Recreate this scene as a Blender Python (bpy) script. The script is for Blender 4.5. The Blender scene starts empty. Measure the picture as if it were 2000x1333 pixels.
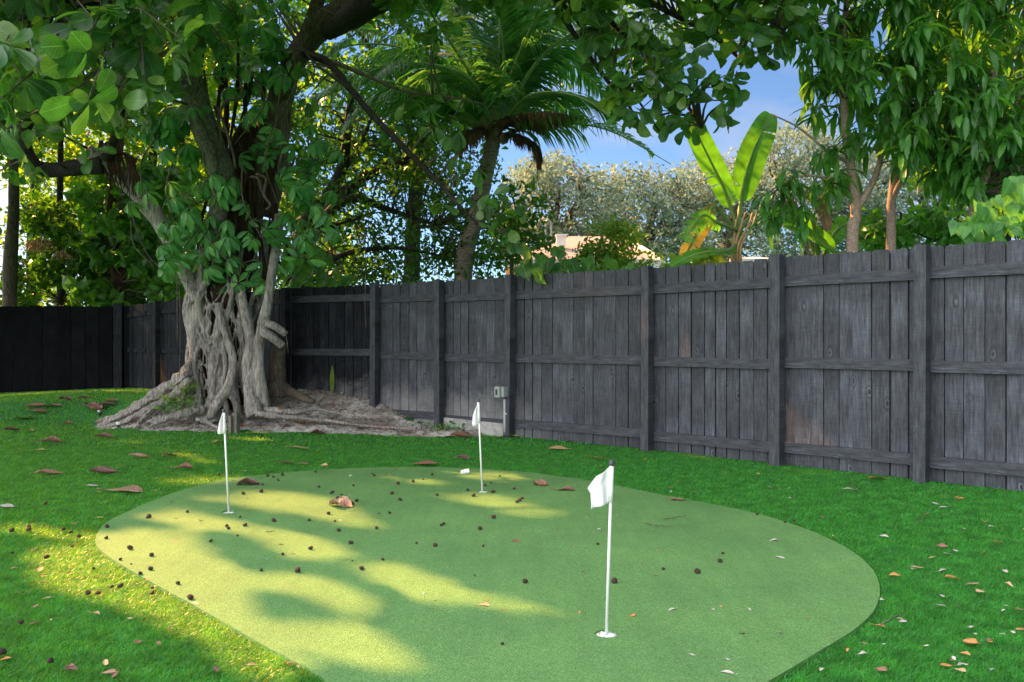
import bpy, bmesh, math, random
import numpy as np
from mathutils import Vector
C = bpy.context.scene.collection
R = math.radians
rs = np.random.RandomState(7)
random.seed(7)

# ---------------------------------------------------------------- camera, sky, sun, exposure
CAMH = 1.12; FPX = 1650.0; HOR = 666.5
cam = bpy.data.cameras.new('camera'); camo = bpy.data.objects.new('camera', cam); C.objects.link(camo)
camo.location = (0, 0, CAMH); camo.rotation_euler = (R(90), 0, 0)
cam.sensor_width = 36; cam.lens = FPX / 2000 * 36; cam.clip_end = 600; cam.clip_start = .05
bpy.context.scene.camera = camo
FILLCLOUD = (19.5, 19.5, 20.3, 1)
SUN_EL = 31.0; SUN_AZ = -50.0           # azimuth from +Y towards +X
sa, se = R(SUN_AZ), R(SUN_EL)
SUN = np.array([math.sin(sa) * math.cos(se), math.cos(sa) * math.cos(se), math.sin(se)])
w = bpy.data.worlds.new("World"); bpy.context.scene.world = w; w.use_nodes = True
nt = w.node_tree; nt.nodes.clear()
out = nt.nodes.new('ShaderNodeOutputWorld'); bg = nt.nodes.new('ShaderNodeBackground')
sky = nt.nodes.new('ShaderNodeTexSky'); sky.sky_type = 'NISHITA'; sky.sun_disc = False
sky.sun_elevation = se; sky.sun_rotation = sa; sky.air_density = .75; sky.dust_density = .05; sky.ozone_density = 4.0
tc = nt.nodes.new('ShaderNodeTexCoord'); mp = nt.nodes.new('ShaderNodeMapping'); mp.inputs['Scale'].default_value = (1, 1, 2.6)
nz = nt.nodes.new('ShaderNodeTexNoise'); nz.inputs['Scale'].default_value = 2.6; nz.inputs['Detail'].default_value = 7; nz.inputs['Roughness'].default_value = .55
mp.inputs['Location'].default_value = (.35, .1, .2)
rp = nt.nodes.new('ShaderNodeValToRGB'); rp.color_ramp.elements[0].position = .50; rp.color_ramp.elements[1].position = .70
mx = nt.nodes.new('ShaderNodeMixRGB'); mx.inputs[2].default_value = (6.5, 6.8, 7.4, 1)
L = nt.links.new
L(tc.outputs['Generated'], mp.inputs[0]); L(mp.outputs[0], nz.inputs[0])
# bright cloud bank added as fill light behind the camera's left shoulder, clear blue with thin cloud ahead
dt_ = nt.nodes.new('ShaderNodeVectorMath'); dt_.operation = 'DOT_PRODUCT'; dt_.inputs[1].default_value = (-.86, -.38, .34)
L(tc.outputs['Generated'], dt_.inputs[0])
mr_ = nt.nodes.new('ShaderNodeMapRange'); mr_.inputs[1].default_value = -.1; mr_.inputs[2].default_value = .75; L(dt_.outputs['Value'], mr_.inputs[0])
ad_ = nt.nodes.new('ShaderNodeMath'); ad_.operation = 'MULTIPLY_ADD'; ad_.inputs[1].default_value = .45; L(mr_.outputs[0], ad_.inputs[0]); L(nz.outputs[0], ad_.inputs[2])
cb_ = nt.nodes.new('ShaderNodeMixRGB'); cb_.inputs[1].default_value = (3.6, 3.8, 4.2, 1); cb_.inputs[2].default_value = FILLCLOUD; L(mr_.outputs[0], cb_.inputs[0]); L(cb_.outputs[0], mx.inputs[2])
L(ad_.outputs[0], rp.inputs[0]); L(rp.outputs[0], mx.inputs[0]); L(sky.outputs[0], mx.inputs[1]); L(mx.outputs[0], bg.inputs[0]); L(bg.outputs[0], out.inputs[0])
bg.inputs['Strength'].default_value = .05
sd = bpy.data.lights.new('sun', 'SUN'); so = bpy.data.objects.new('sun', sd); C.objects.link(so)
sd.energy = 4.9; sd.angle = R(.6); sd.color = (1, .48, .17)
so.rotation_euler = Vector(SUN).to_track_quat('Z', 'Y').to_euler()
vs = bpy.context.scene.view_settings
vs.view_transform = 'Standard'; vs.look = 'None'; vs.gamma = 1; vs.exposure = 1.9; vs.use_curve_mapping = False
cy = bpy.context.scene.cycles
cy.max_bounces = 6; cy.diffuse_bounces = 4; cy.transmission_bounces = 4; cy.transparent_max_bounces = 4; cy.sample_clamp_indirect = 6; cy.use_denoising = True

# ---------------------------------------------------------------- helpers
def P(px, py, D):                       # a point of the place from its direction and its depth
    return np.array([(px - 1000) / FPX * D, D, CAMH + (HOR - py) / FPX * D])
def sstep(a, b, v):
    t = np.clip((v - a) / (b - a), 0, 1); return t * t * (3 - 2 * t)
def terrain(x, y):
    x = np.asarray(x, float); y = np.asarray(y, float)
    fe = 10.25 + .9 * sstep(-4.6, -5.8, x)
    m = .40 * sstep(0, 1.5, y - fe) * sstep(.1, -1.5, x) * (1 - .45 * sstep(-4.2, -6.5, x))
    m = m * (1 - .5 * sstep(14, 20, y))
    return m * sstep(-12, -7, x)
def G(px, py):                          # where the ground lies in that direction
    D = 2.0
    while D < 26:
        p = P(px, py, D)
        if p[2] <= terrain(p[0], p[1]): break
        D += .02
    return np.array([p[0], p[1], float(terrain(p[0], p[1]))])
def tag(o, label=None, cat=None, group=None, kind=None):
    if label: o['label'] = label
    if cat: o['category'] = cat
    if group: o['group'] = group
    if kind: o['kind'] = kind
    return o
def empty(name, loc, label=None, cat=None, group=None):
    o = bpy.data.objects.new(name, None); C.objects.link(o); o.location = tuple(loc); o.empty_display_size = .1
    return tag(o, label, cat, group)
class MB:
    def __init__(s): s.v = []; s.f = {3: [], 4: []}; s.uv = {3: [], 4: []}; s.n = 0; s.big = []
    def add(s, v, faces, uv=None):       # faces: arrays (M,3)/(M,4) or lists
        v = np.asarray(v, float).reshape(-1, 3)
        if isinstance(faces, np.ndarray): faces = [faces]
        else:
            q = [f for f in faces if len(f) == 4]; t = [f for f in faces if len(f) == 3]; b = [f for f in faces if len(f) > 4]
            s.big += [[i + s.n for i in f] for f in b]
            faces = [np.array(a) for a in (q, t) if len(a)]
        for a in faces:
            k = a.shape[1]; s.f[k].append(a + s.n)
            s.uv[k].append(uv[a] if uv is not None else np.zeros(a.shape + (2,)))
        s.v.append(v); s.n += len(v); return s
    def build(s, name, mat, parent=None, smooth=True):
        v = np.concatenate(s.v)
        loc = np.array(parent.matrix_world.translation) if parent else np.zeros(3)
        if parent:
            q = parent; loc = np.zeros(3)
            while q: loc += np.array(q.location); q = q.parent
        v = v - loc
        me = bpy.data.meshes.new(name)
        nf = []; loops = []; uvs = []
        for k in (3, 4):
            if s.f[k]:
                a = np.concatenate(s.f[k]); nf.append(np.full(len(a), k)); loops.append(a.ravel())
                uvs.append(np.concatenate(s.uv[k]).reshape(-1, 2))
        for b in s.big: nf.append(np.array([len(b)])); loops.append(np.array(b)); uvs.append(np.zeros((len(b), 2)))
        nf = np.concatenate(nf); loops = np.concatenate(loops); uvs = np.concatenate(uvs)
        me.vertices.add(len(v)); me.vertices.foreach_set('co', v.ravel().astype(np.float32))
        me.loops.add(len(loops)); me.loops.foreach_set('vertex_index', loops.astype(np.int32))
        me.polygons.add(len(nf)); st = np.concatenate([[0], np.cumsum(nf)[:-1]])
        me.polygons.foreach_set('loop_start', st.astype(np.int32))
        me.polygons.foreach_set('use_smooth', np.full(len(nf), smooth))
        ul = me.uv_layers.new(name='UVMap'); ul.data.foreach_set('uv', uvs.ravel().astype(np.float32))
        me.update(calc_edges=True); me.validate()
        for m in (mat if isinstance(mat, (list, tuple)) else [mat]): me.materials.append(m)
        o = bpy.data.objects.new(name, me); C.objects.link(o); o.parent = parent
        return o
BOXF = np.array([[0,3,2,1],[4,5,6,7],[0,1,5,4],[1,2,6,5],[2,3,7,6],[3,0,4,7]])
def box(mb, c, sx, sy, sz, ax=None, ay=None, az=None):
    ax = np.array(ax if ax is not None else (1,0,0), float); ay = np.array(ay if ay is not None else (0,1,0), float); az = np.array(az if az is not None else (0,0,1), float)
    c = np.array(c, float); pts = []
    for z in (-1, 1):
        for a, b in ((-1,-1),(1,-1),(1,1),(-1,1)): pts.append(c + ax*a*sx/2 + ay*b*sy/2 + az*z*sz/2)
    mb.add(pts, BOXF)
def smoothpath(pts, n):
    pts = np.asarray(pts, float)
    if len(pts) < 3: 
        t = np.linspace(0, 1, n)[:, None]; return pts[0] * (1 - t) + pts[-1] * t
    e = np.vstack([2*pts[0]-pts[1], pts, 2*pts[-1]-pts[-2]])
    o = []
    for u in np.linspace(0, len(pts) - 1 - 1e-6, n):
        i = int(u); t = u - i; p0, p1, p2, p3 = e[i:i+4]
        o.append(.5*((2*p1)+(-p0+p2)*t+(2*p0-5*p1+4*p2-p3)*t*t+(-p0+3*p1-3*p2+p3)*t**3))
    return np.array(o)
def tube(mb, pts, rad, seg=8, n=None, rough=0., cap=True, flat=1., seed=None):
    pts = np.asarray(pts, float); rad = np.atleast_1d(np.asarray(rad, float))
    n = n or max(2, len(pts) * 3)
    path = smoothpath(pts, n); r = np.interp(np.linspace(0, 1, n), np.linspace(0, 1, len(rad)), rad)
    t = np.gradient(path, axis=0); t /= np.linalg.norm(t, axis=1)[:, None] + 1e-9
    u = np.cross(t[0], (0, 0, 1.)); 
    if np.linalg.norm(u) < .1: u = np.cross(t[0], (1., 0, 0))
    u /= np.linalg.norm(u); V = []
    rr = np.random.RandomState(seed if seed is not None else rs.randint(1 << 30))
    ang = np.linspace(0, 2*np.pi, seg, endpoint=False)
    ph = rr.rand(4) * 6.28
    for i in range(n):
        u = u - t[i] * u.dot(t[i]); u /= np.linalg.norm(u) + 1e-9; b = np.cross(t[i], u)
        k = r[i] * (1 + rough * (np.sin(3*ang + ph[0] + i*.5) * .5 + np.sin(2*ang + ph[1] - i*.9) * .5 + (rr.rand(seg) - .5) * .6))
        V.append(path[i] + (np.cos(ang)*k)[:, None]*u + (np.sin(ang)*k*flat)[:, None]*b)
    V = np.vstack(V); F = []; a = np.arange(seg); b2 = (a + 1) % seg
    for i in range(n - 1): F.append(np.stack([a+i*seg, b2+i*seg, b2+(i+1)*seg, a+(i+1)*seg], 1))
    F = np.vstack(F)
    uu = np.stack([np.tile(a/seg, n), np.repeat(np.linspace(0, 1, n), seg)], 1)
    if cap:
        V = np.vstack([V, path[0], path[-1]]); uu = np.vstack([uu, [0,0], [0,1]])
        T = np.vstack([np.stack([b2, a, np.full(seg, n*seg)], 1), np.stack([a+(n-1)*seg, b2+(n-1)*seg, np.full(seg, n*seg+1)], 1)])
        mb.add(V, [F, T] if False else F, uu); 
        mb.f[3].append(T + mb.n - len(V)); mb.uv[3].append(uu[T])
    else: mb.add(V, F, uu)
    return path
def lathe(mb, c, prof, seg=24, axis=(0,0,1)):
    c = np.array(c, float); V = []; a = np.linspace(0, 2*np.pi, seg, endpoint=False)
    az = Vector(axis).normalized(); ax = az.orthogonal().normalized(); ay = az.cross(ax)
    ax, ay, az = map(np.array, (ax, ay, az))
    for r, z in prof: V.append(c + np.outer(np.cos(a)*r, ax) + np.outer(np.sin(a)*r, ay) + az*z)
    V = np.vstack(V); i = np.arange(seg); j = (i+1) % seg
    F = np.vstack([np.stack([i+k*seg, j+k*seg, j+(k+1)*seg, i+(k+1)*seg], 1) for k in range(len(prof)-1)])
    mb.add(V, F)
def inpoly(x, y, poly):
    ins = np.zeros(x.shape, bool); n = len(poly)
    for i in range(n):
        x1, y1 = poly[i]; x2, y2 = poly[(i+1) % n]
        c = ((y1 > y) != (y2 > y)); 
        if y1 != y2: ins ^= c & (x < (x2-x1)*(y-y1)/(y2-y1)+x1)
    return ins

# ---------------------------------------------------------------- materials
def mat(name):
    m = bpy.data.materials.new(name); m.use_nodes = True; n = m.node_tree; n.nodes.clear()
    o = n.nodes.new('ShaderNodeOutputMaterial'); return m, n, o
def node(n, t, **k):
    a = n.nodes.new(t)
    for x, y in k.items():
        if x.startswith('i_'): a.inputs[x[2:].replace('_', ' ')].default_value = y
        else: setattr(a, x, y)
    return a
def ramp(n, stops, mode='LINEAR'):
    r = n.nodes.new('ShaderNodeValToRGB'); r.color_ramp.interpolation = mode; e = r.color_ramp.elements
    while len(e) < len(stops): e.new(.5)
    for k, (p, c) in enumerate(stops): e[k].position = p; e[k].color = (*c, 1) if len(c) == 3 else c
    return r
def mixc(n, f, a, b, mode='MIX'):
    m = n.nodes.new('ShaderNodeMixRGB'); m.blend_type = mode
    for s, v in ((0, f), (1, a), (2, b)):
        if hasattr(v, 'links'): n.links.new(v, m.inputs[s])
        else: m.inputs[s].default_value = v if s == 0 else ((*v, 1) if len(v) == 3 else v)
    return m.outputs[0]
def noise(n, scale, detail=4, rough=.5, vec=None, sc=None, coord='Object'):
    t = n.nodes.new('ShaderNodeTexCoord'); m = n.nodes.new('ShaderNodeMapping')
    n.links.new(vec or t.outputs[coord], m.inputs[0])
    if sc: m.inputs['Scale'].default_value = sc
    z = node(n, 'ShaderNodeTexNoise'); z.inputs['Scale'].default_value = scale; z.inputs['Detail'].default_value = detail; z.inputs['Roughness'].default_value = rough
    n.links.new(m.outputs[0], z.inputs[0]); return z.outputs[0]
def simple(name, col, rough=.5, metal=0, bump=0, bscale=60, var=.0, vscale=8):
    m, n, o = mat(name); b = node(n, 'ShaderNodeBsdfPrincipled'); b.inputs['Roughness'].default_value = rough; b.inputs['Metallic'].default_value = metal
    if var:
        z = noise(n, vscale, 5, .6); r = ramp(n, [(.3, tuple(c*(1-var) for c in col)), (.7, tuple(min(1, c*(1+var)) for c in col))])
        n.links.new(z, r.inputs[0]); n.links.new(r.outputs[0], b.inputs['Base Color'])
    else: b.inputs['Base Color'].default_value = (*col, 1)
    if bump:
        z = noise(n, bscale, 5, .6); k = node(n, 'ShaderNodeBump', i_Strength=bump, i_Distance=.01); n.links.new(z, k.inputs['Height']); n.links.new(k.outputs[0], b.inputs['Normal'])
    n.links.new(b.outputs[0], o.inputs[0]); return m
def leafmat(name, cols, tcol, rough=.42, trans=.4, vein=.25, veins=9, spec=.5, spots=None):
    m, n, o = mat(name); b = node(n, 'ShaderNodeBsdfPrincipled', i_Roughness=rough)
    b.inputs['Specular IOR Level'].default_value = spec
    g = n.nodes.new('ShaderNodeNewGeometry')
    r = ramp(n, [(i/(len(cols)-1), c) for i, c in enumerate(cols)]); n.links.new(g.outputs['Random Per Island'], r.inputs[0])
    col = r.outputs[0]
    z = noise(n, 9, 3); zr = ramp(n, [(.35, (.72,)*3), (.7, (1.25,)*3)]); n.links.new(z, zr.inputs[0])
    col = mixc(n, 1., col, zr.outputs[0], 'MULTIPLY')
    if spots:
        z2 = noise(n, 22, 4, .6); z2r = ramp(n, [(.55, (0,)*3), (.68, (1,)*3)]); n.links.new(z2, z2r.inputs[0]); col = mixc(n, z2r.outputs[0], col, spots)
    if vein:
        tcn = n.nodes.new('ShaderNodeTexCoord'); sx = n.nodes.new('ShaderNodeSeparateXYZ'); n.links.new(tcn.outputs['UV'], sx.inputs[0])
        ab = node(n, 'ShaderNodeMath', operation='ABSOLUTE'); n.links.new(sx.outputs[0], ab.inputs[0])
        mid = node(n, 'ShaderNodeMath', operation='LESS_THAN'); mid.inputs[1].default_value = .022; n.links.new(ab.outputs[0], mid.inputs[0])
        m1 = node(n, 'ShaderNodeMath', operation='MULTIPLY'); m1.inputs[1].default_value = -.75; n.links.new(ab.outputs[0], m1.inputs[0])
        m2 = node(n, 'ShaderNodeMath', operation='ADD'); n.links.new(m1.outputs[0], m2.inputs[0]); n.links.new(sx.outputs[1], m2.inputs[1])
        m3 = node(n, 'ShaderNodeMath', operation='MULTIPLY'); m3.inputs[1].default_value = veins*6.283; n.links.new(m2.outputs[0], m3.inputs[0])
        sn = node(n, 'ShaderNodeMath', operation='SINE'); n.links.new(m3.outputs[0], sn.inputs[0])
        gt = ramp(n, [(.88, (0,)*3), (1., (.7,)*3)]); n.links.new(sn.outputs[0], gt.inputs[0])
        mm = node(n, 'ShaderNodeMath', operation='MAXIMUM'); n.links.new(mid.outputs[0], mm.inputs[0]); n.links.new(gt.outputs[0], mm.inputs[1])
        vf = node(n, 'ShaderNodeMath', operation='MULTIPLY'); vf.inputs[1].default_value = vein; n.links.new(mm.outputs[0], vf.inputs[0])
        col = mixc(n, vf.outputs[0], col, tuple(min(1, c*2.2+.08) for c in cols[-1]))
        k = node(n, 'ShaderNodeBump', i_Strength=.35, i_Distance=.004); n.links.new(mm.outputs[0], k.inputs['Height']); n.links.new(k.outputs[0], b.inputs['Normal'])
    n.links.new(col, b.inputs['Base Color'])
    t = node(n, 'ShaderNodeBsdfTranslucent'); tcx = mixc(n, 1., col, tuple(x for x in tcol), 'MULTIPLY'); n.links.new(tcx, t.inputs[0])
    ms = node(n, 'ShaderNodeMixShader'); ms.inputs[0].default_value = trans
    n.links.new(b.outputs[0], ms.inputs[1]); n.links.new(t.outputs[0], ms.inputs[2]); n.links.new(ms.outputs[0], o.inputs[0])
    return m
def barkmat(name, stops, sc=(6, 6, 1.2), nscale=5, bump=.6, rough=.85):
    m, n, o = mat(name); b = node(n, 'ShaderNodeBsdfPrincipled', i_Roughness=rough); b.inputs['Specular IOR Level'].default_value = .25
    z = noise(n, nscale, 8, .65, sc=sc); r = ramp(n, stops); n.links.new(z, r.inputs[0])
    z2 = noise(n, 1.7, 4, .6); r2 = ramp(n, [(.3, (.65,)*3), (.7, (1.15,)*3)]); n.links.new(z2, r2.inputs[0])
    n.links.new(mixc(n, 1., r.outputs[0], r2.outputs[0], 'MULTIPLY'), b.inputs['Base Color'])
    z3 = noise(n, nscale*2.2, 8, .7, sc=sc)
    k = node(n, 'ShaderNodeBump', i_Strength=bump, i_Distance=.02); n.links.new(z3, k.inputs['Height']); n.links.new(k.outputs[0], b.inputs['Normal'])
    n.links.new(b.outputs[0], o.inputs[0]); return m
# ---------------------------------------------------------------- materials of this place
YT = (1.9, 1.75, .55)
M = {}
M['almond'] = leafmat('almond_leaf', [(.035,.10,.03),(.06,.17,.04),(.08,.21,.045),(.04,.13,.055),(.16,.27,.05),(.05,.15,.04)], (2.6,2.5,.6), .27, .42, .45, 8, spec=.75)
M['sheff'] = leafmat('climber_leaf', [(.07,.24,.06),(.10,.32,.07),(.07,.25,.10),(.17,.42,.08)], (1.9,1.8,.7), .35, .33, .35, 7)
M['mango'] = leafmat('mango_leaf', [(.04,.13,.03),(.065,.20,.04),(.10,.26,.045),(.05,.17,.05)], (2.8,2.6,.6), .27, .42, .35, 14)
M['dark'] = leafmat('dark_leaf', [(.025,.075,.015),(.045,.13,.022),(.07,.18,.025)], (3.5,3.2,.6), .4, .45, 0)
M['back'] = leafmat('back_leaf', [(.04,.12,.025),(.07,.18,.025),(.15,.26,.03),(.05,.15,.04)], (4.2,3.6,.5), .45, .5, 0)
M['heart'] = leafmat('vine_leaf', [(.07,.22,.04),(.10,.28,.05),(.08,.24,.07)], (2.2,2.2,.8), .4, .4, .3, 5)
M['heartdark'] = leafmat('vine_leaf_dark', [(.03,.11,.03),(.05,.16,.03),(.09,.22,.03)], (3,2.8,.6), .4, .4, .3, 5)
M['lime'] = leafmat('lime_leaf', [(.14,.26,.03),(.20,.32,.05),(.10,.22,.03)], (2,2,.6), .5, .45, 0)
M['far'] = leafmat('far_leaf', [(.14,.22,.15),(.20,.28,.20),(.28,.35,.27),(.12,.19,.12)], (1.3,1.4,1.3), .6, .4, 0)  # distant haze put into the leaf colour as a pale grey green
M['palm'] = leafmat('palm_leaflet', [(.04,.16,.06),(.06,.21,.07),(.09,.25,.06),(.13,.25,.07)], (2.1,2.2,.8), .3, .38, 0)
M['dead'] = leafmat('dead_frond', [(.10,.06,.03),(.16,.09,.045),(.07,.045,.03)], (2,1.6,1), .7, .2, 0)
M['banana'] = leafmat('banana_leaf', [(.10,.33,.03),(.13,.38,.035)], (1.5,1.6,.45), .4, .5, .25, 40)
M['bananayellow'] = leafmat('banana_leaf_yellow', [(.32,.25,.04),(.38,.30,.05)], (1.5,1.4,.6), .5, .4, .2, 40, spots=(.15,.22,.03))
M['bananabrown'] = leafmat('banana_leaf_brown', [(.20,.11,.07),(.24,.13,.08)], (1.5,1.4,.9), .7, .25, .3, 40)
M['rib'] = simple('green_stalk', (.16,.26,.06), .45, var=.2)
M['root'] = barkmat('fig_root_bark', [(.32,(.08,.062,.052)),(.43,(.26,.225,.20)),(.56,(.44,.395,.365)),(.72,(.66,.61,.58))], (9,9,1.0), 6, .8)
M['fibre'] = barkmat('root_fibre', [(.3,(.018,.010,.008)),(.5,(.07,.036,.024)),(.7,(.17,.09,.06))], (14,14,.7), 6, 1.)
M['moss'] = barkmat('mossy_bark', [(.3,(.045,.05,.03)),(.45,(.12,.12,.085)),(.58,(.20,.20,.15)),(.72,(.42,.42,.36))], (5,5,2.5), 9, .8)
M['limb'] = barkmat('limb_bark', [(.3,(.05,.04,.03)),(.5,(.14,.11,.085)),(.7,(.25,.20,.16))], (6,6,1.5), 6, .6)
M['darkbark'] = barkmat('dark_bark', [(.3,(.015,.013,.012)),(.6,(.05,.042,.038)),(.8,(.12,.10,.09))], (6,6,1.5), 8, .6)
M['mangobark'] = barkmat('mango_bark', [(.3,(.20,.14,.11)),(.5,(.34,.25,.20)),(.7,(.46,.37,.31))], (9,9,9), 5, .4)
M['palmbark'] = barkmat('palm_bark', [(.3,(.13,.10,.09)),(.5,(.29,.23,.20)),(.7,(.46,.38,.34))], (3,3,14), 4, .8)
M['twig'] = simple('twig_bark', (.09,.065,.05), .8, var=.3)

def fencemat(name, dust=0., dark=1.):
    m, n, o = mat(name); b = node(n, 'ShaderNodeBsdfPrincipled', i_Roughness=.62); b.inputs['Specular IOR Level'].default_value = .35 if dark > .6 else .08; b.inputs['Roughness'].default_value = .62 if dark > .6 else .9
    g = n.nodes.new('ShaderNodeNewGeometry'); tcn = n.nodes.new('ShaderNodeTexCoord')
    cmb = node(n, 'ShaderNodeCombineXYZ'); mr = node(n, 'ShaderNodeMath', operation='MULTIPLY'); mr.inputs[1].default_value = 37.
    n.links.new(g.outputs['Random Per Island'], mr.inputs[0]); 
    for k in range(3): n.links.new(mr.outputs[0], cmb.inputs[k])
    va = node(n, 'ShaderNodeVectorMath', operation='ADD'); n.links.new(tcn.outputs['UV'], va.inputs[0]); n.links.new(cmb.outputs[0], va.inputs[1])
    grain = noise(n, 9, 9, .74, vec=va.outputs[0], sc=(7, .55, 7))
    r = ramp(n, [(.32,(.018,.020,.026)),(.46,(.042,.046,.058)),(.57,(.063,.069,.086)),(.70,(.105,.114,.138))]); n.links.new(grain, r.inputs[0])
    saw = noise(n, 60, 2, .5, vec=va.outputs[0], sc=(.15, 3.2, 1)); rsaw = ramp(n, [(.35,(.8,)*3),(.7,(1.22,)*3)]); n.links.new(saw, rsaw.inputs[0])
    col = mixc(n, .7, r.outputs[0], rsaw.outputs[0], 'MULTIPLY')
    blot = noise(n, 3.2, 4, .6, vec=va.outputs[0]); rb = ramp(n, [(.3,(.66,)*3),(.7,(1.35,)*3)]); n.links.new(blot, rb.inputs[0])
    col = mixc(n, 1., col, rb.outputs[0], 'MULTIPLY')
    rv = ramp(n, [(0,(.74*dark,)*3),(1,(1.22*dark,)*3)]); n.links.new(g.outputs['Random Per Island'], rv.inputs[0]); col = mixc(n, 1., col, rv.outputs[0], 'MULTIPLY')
    # knots
    wn = noise(n, 3, 2, .5, vec=va.outputs[0]); vo = node(n, 'ShaderNodeTexVoronoi'); vo.inputs['Scale'].default_value = 3.1
    mpp = node(n, 'ShaderNodeMapping'); mpp.inputs['Scale'].default_value = (1.6, .8, 1.6); n.links.new(va.outputs[0], mpp.inputs[0])
    wad = node(n, 'ShaderNodeVectorMath', operation='ADD'); n.links.new(mpp.outputs[0], wad.inputs[0])
    sc_ = node(n, 'ShaderNodeVectorMath', operation='SCALE'); sc_.inputs['Scale'].default_value = .12
    c3 = node(n, 'ShaderNodeCombineXYZ'); n.links.new(wn, c3.inputs[0]); n.links.new(wn, c3.inputs[1]); n.links.new(c3.outputs[0], sc_.inputs[0]); n.links.new(sc_.outputs[0], wad.inputs[1])
    n.links.new(wad.outputs[0], vo.inputs['Vector'])
    rk = ramp(n, [(.0,(.25,)*3),(.06,(.4,)*3),(.085,(1.9,)*3),(.12,(.65,)*3),(.20,(1.15,)*3),(.27,(1,)*3)]); n.links.new(vo.outputs['Distance'], rk.inputs[0]); col = mixc(n, 1., col, rk.outputs[0], 'MULTIPLY')
    if dust:                                       # pale soil splashed on the boards' feet
        sx = node(n, 'ShaderNodeSeparateXYZ'); n.links.new(tcn.outputs['Object'], sx.inputs[0])
        dz = noise(n, 5, 6, .7); ad = node(n, 'ShaderNodeMath', operation='MULTIPLY_ADD'); ad.inputs[1].default_value = -1.1; ad.inputs[2].default_value = .55+.62
        n.links.new(dz, ad.inputs[0]); lt = node(n, 'ShaderNodeMath', operation='SUBTRACT'); n.links.new(ad.outputs[0], lt.inputs[0]); n.links.new(sx.outputs[2], lt.inputs[1])
        sp = noise(n, 90, 3, .7); lt2 = node(n, 'ShaderNodeMath', operation='MULTIPLY_ADD'); lt2.inputs[1].default_value = .6; n.links.new(sp, lt2.inputs[0]); n.links.new(lt.outputs[0], lt2.inputs[2])
        xg = node(n, 'ShaderNodeMapRange'); n.links.new(sx.outputs[0], xg.inputs[0]); xg.inputs[1].default_value = .5; xg.inputs[2].default_value = -.3; xg2 = node(n, 'ShaderNodeMapRange'); n.links.new(sx.outputs[0], xg2.inputs[0]); xg2.inputs[1].default_value = -3.6; xg2.inputs[2].default_value = -2.2; xm = node(n, 'ShaderNodeMath', operation='MULTIPLY'); n.links.new(xg.outputs[0], xm.inputs[0]); n.links.new(xg2.outputs[0], xm.inputs[1]); xg = xm
        fr = ramp(n, [(.30,(0,)*3),(.9,(.85,)*3)]); n.links.new(lt2.outputs[0], fr.inputs[0])
        fm = node(n, 'ShaderNodeMath', operation='MULTIPLY'); n.links.new(fr.outputs[0], fm.inputs[0]); n.links.new(xg.outputs[0], fm.inputs[1])
        col = mixc(n, fm.outputs[0], col, (.30,.29,.29))
    n.links.new(col, b.inputs['Base Color'])
    k = node(n, 'ShaderNodeBump', i_Strength=.55, i_Distance=.004); n.links.new(grain, k.inputs['Height'])
    k2 = node(n, 'ShaderNodeBump', i_Strength=.25, i_Distance=.003); n.links.new(saw, k2.inputs['Height']); n.links.new(k.outputs[0], k2.inputs['Normal'])
    n.links.new(k2.outputs[0], b.inputs['Normal']); n.links.new(b.outputs[0], o.inputs[0]); return m
M['fence'] = fencemat('charcoal_boards', dust=1.)
M['fencemid'] = fencemat('charcoal_boards_shaded', dust=1., dark=.42)  # darker copy of the boards, shade behind the fig put into the colour
M['fencepost'] = fencemat('charcoal_posts', dark=.95)
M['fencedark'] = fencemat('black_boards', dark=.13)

def turf(name, c1, c2, c3, s1, s2, bump, bs):
    m, n, o = mat(name); b = node(n, 'ShaderNodeBsdfPrincipled', i_Roughness=.75); b.inputs['Specular IOR Level'].default_value = .25
    z = noise(n, s1, 3, .7); r = ramp(n, [(.3, c1), (.5, c2), (.72, c3)]); n.links.new(z, r.inputs[0])
    z2 = noise(n, s2, 6, .65); r2 = ramp(n, [(.3, (.80,.84,.86)), (.7, (1.16,1.12,1.1))]); n.links.new(z2, r2.inputs[0])
    n.links.new(mixc(n, 1., r.outputs[0], r2.outputs[0], 'MULTIPLY'), b.inputs['Base Color'])
    z5 = noise(n, 5, 4, .6, sc=(2.5, .35, 1)); r5 = ramp(n, [(.3, (.93,)*3), (.7, (1.06,)*3)]); n.links.new(z5, r5.inputs[0]); src = b.inputs['Base Color'].links[0].from_socket; n.links.new(mixc(n, 1., src, r5.outputs[0], 'MULTIPLY'), b.inputs['Base Color'])
    z3 = noise(n, bs, 2, .6); k = node(n, 'ShaderNodeBump', i_Strength=bump, i_Distance=.006); n.links.new(z3, k.inputs['Height']); n.links.new(k.outputs[0], b.inputs['Normal'])
    n.links.new(b.outputs[0], o.inputs[0]); return m
M['lawn'] = turf('turf_backing', (.018,.12,.022), (.028,.18,.034), (.045,.25,.05), 90, 1.5, .5, 140)
M['green'] = turf('putting_turf', (.062,.165,.042), (.12,.27,.08), (.245,.41,.155), 170, 1.3, .8, 190)
M['blade'] = leafmat('grass_blade', [(.022,.20,.03),(.035,.29,.045),(.055,.36,.055),(.035,.25,.05),(.05,.30,.05),(.09,.33,.06)], (6.5,2.0,.3), .4, .42, 0)
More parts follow.
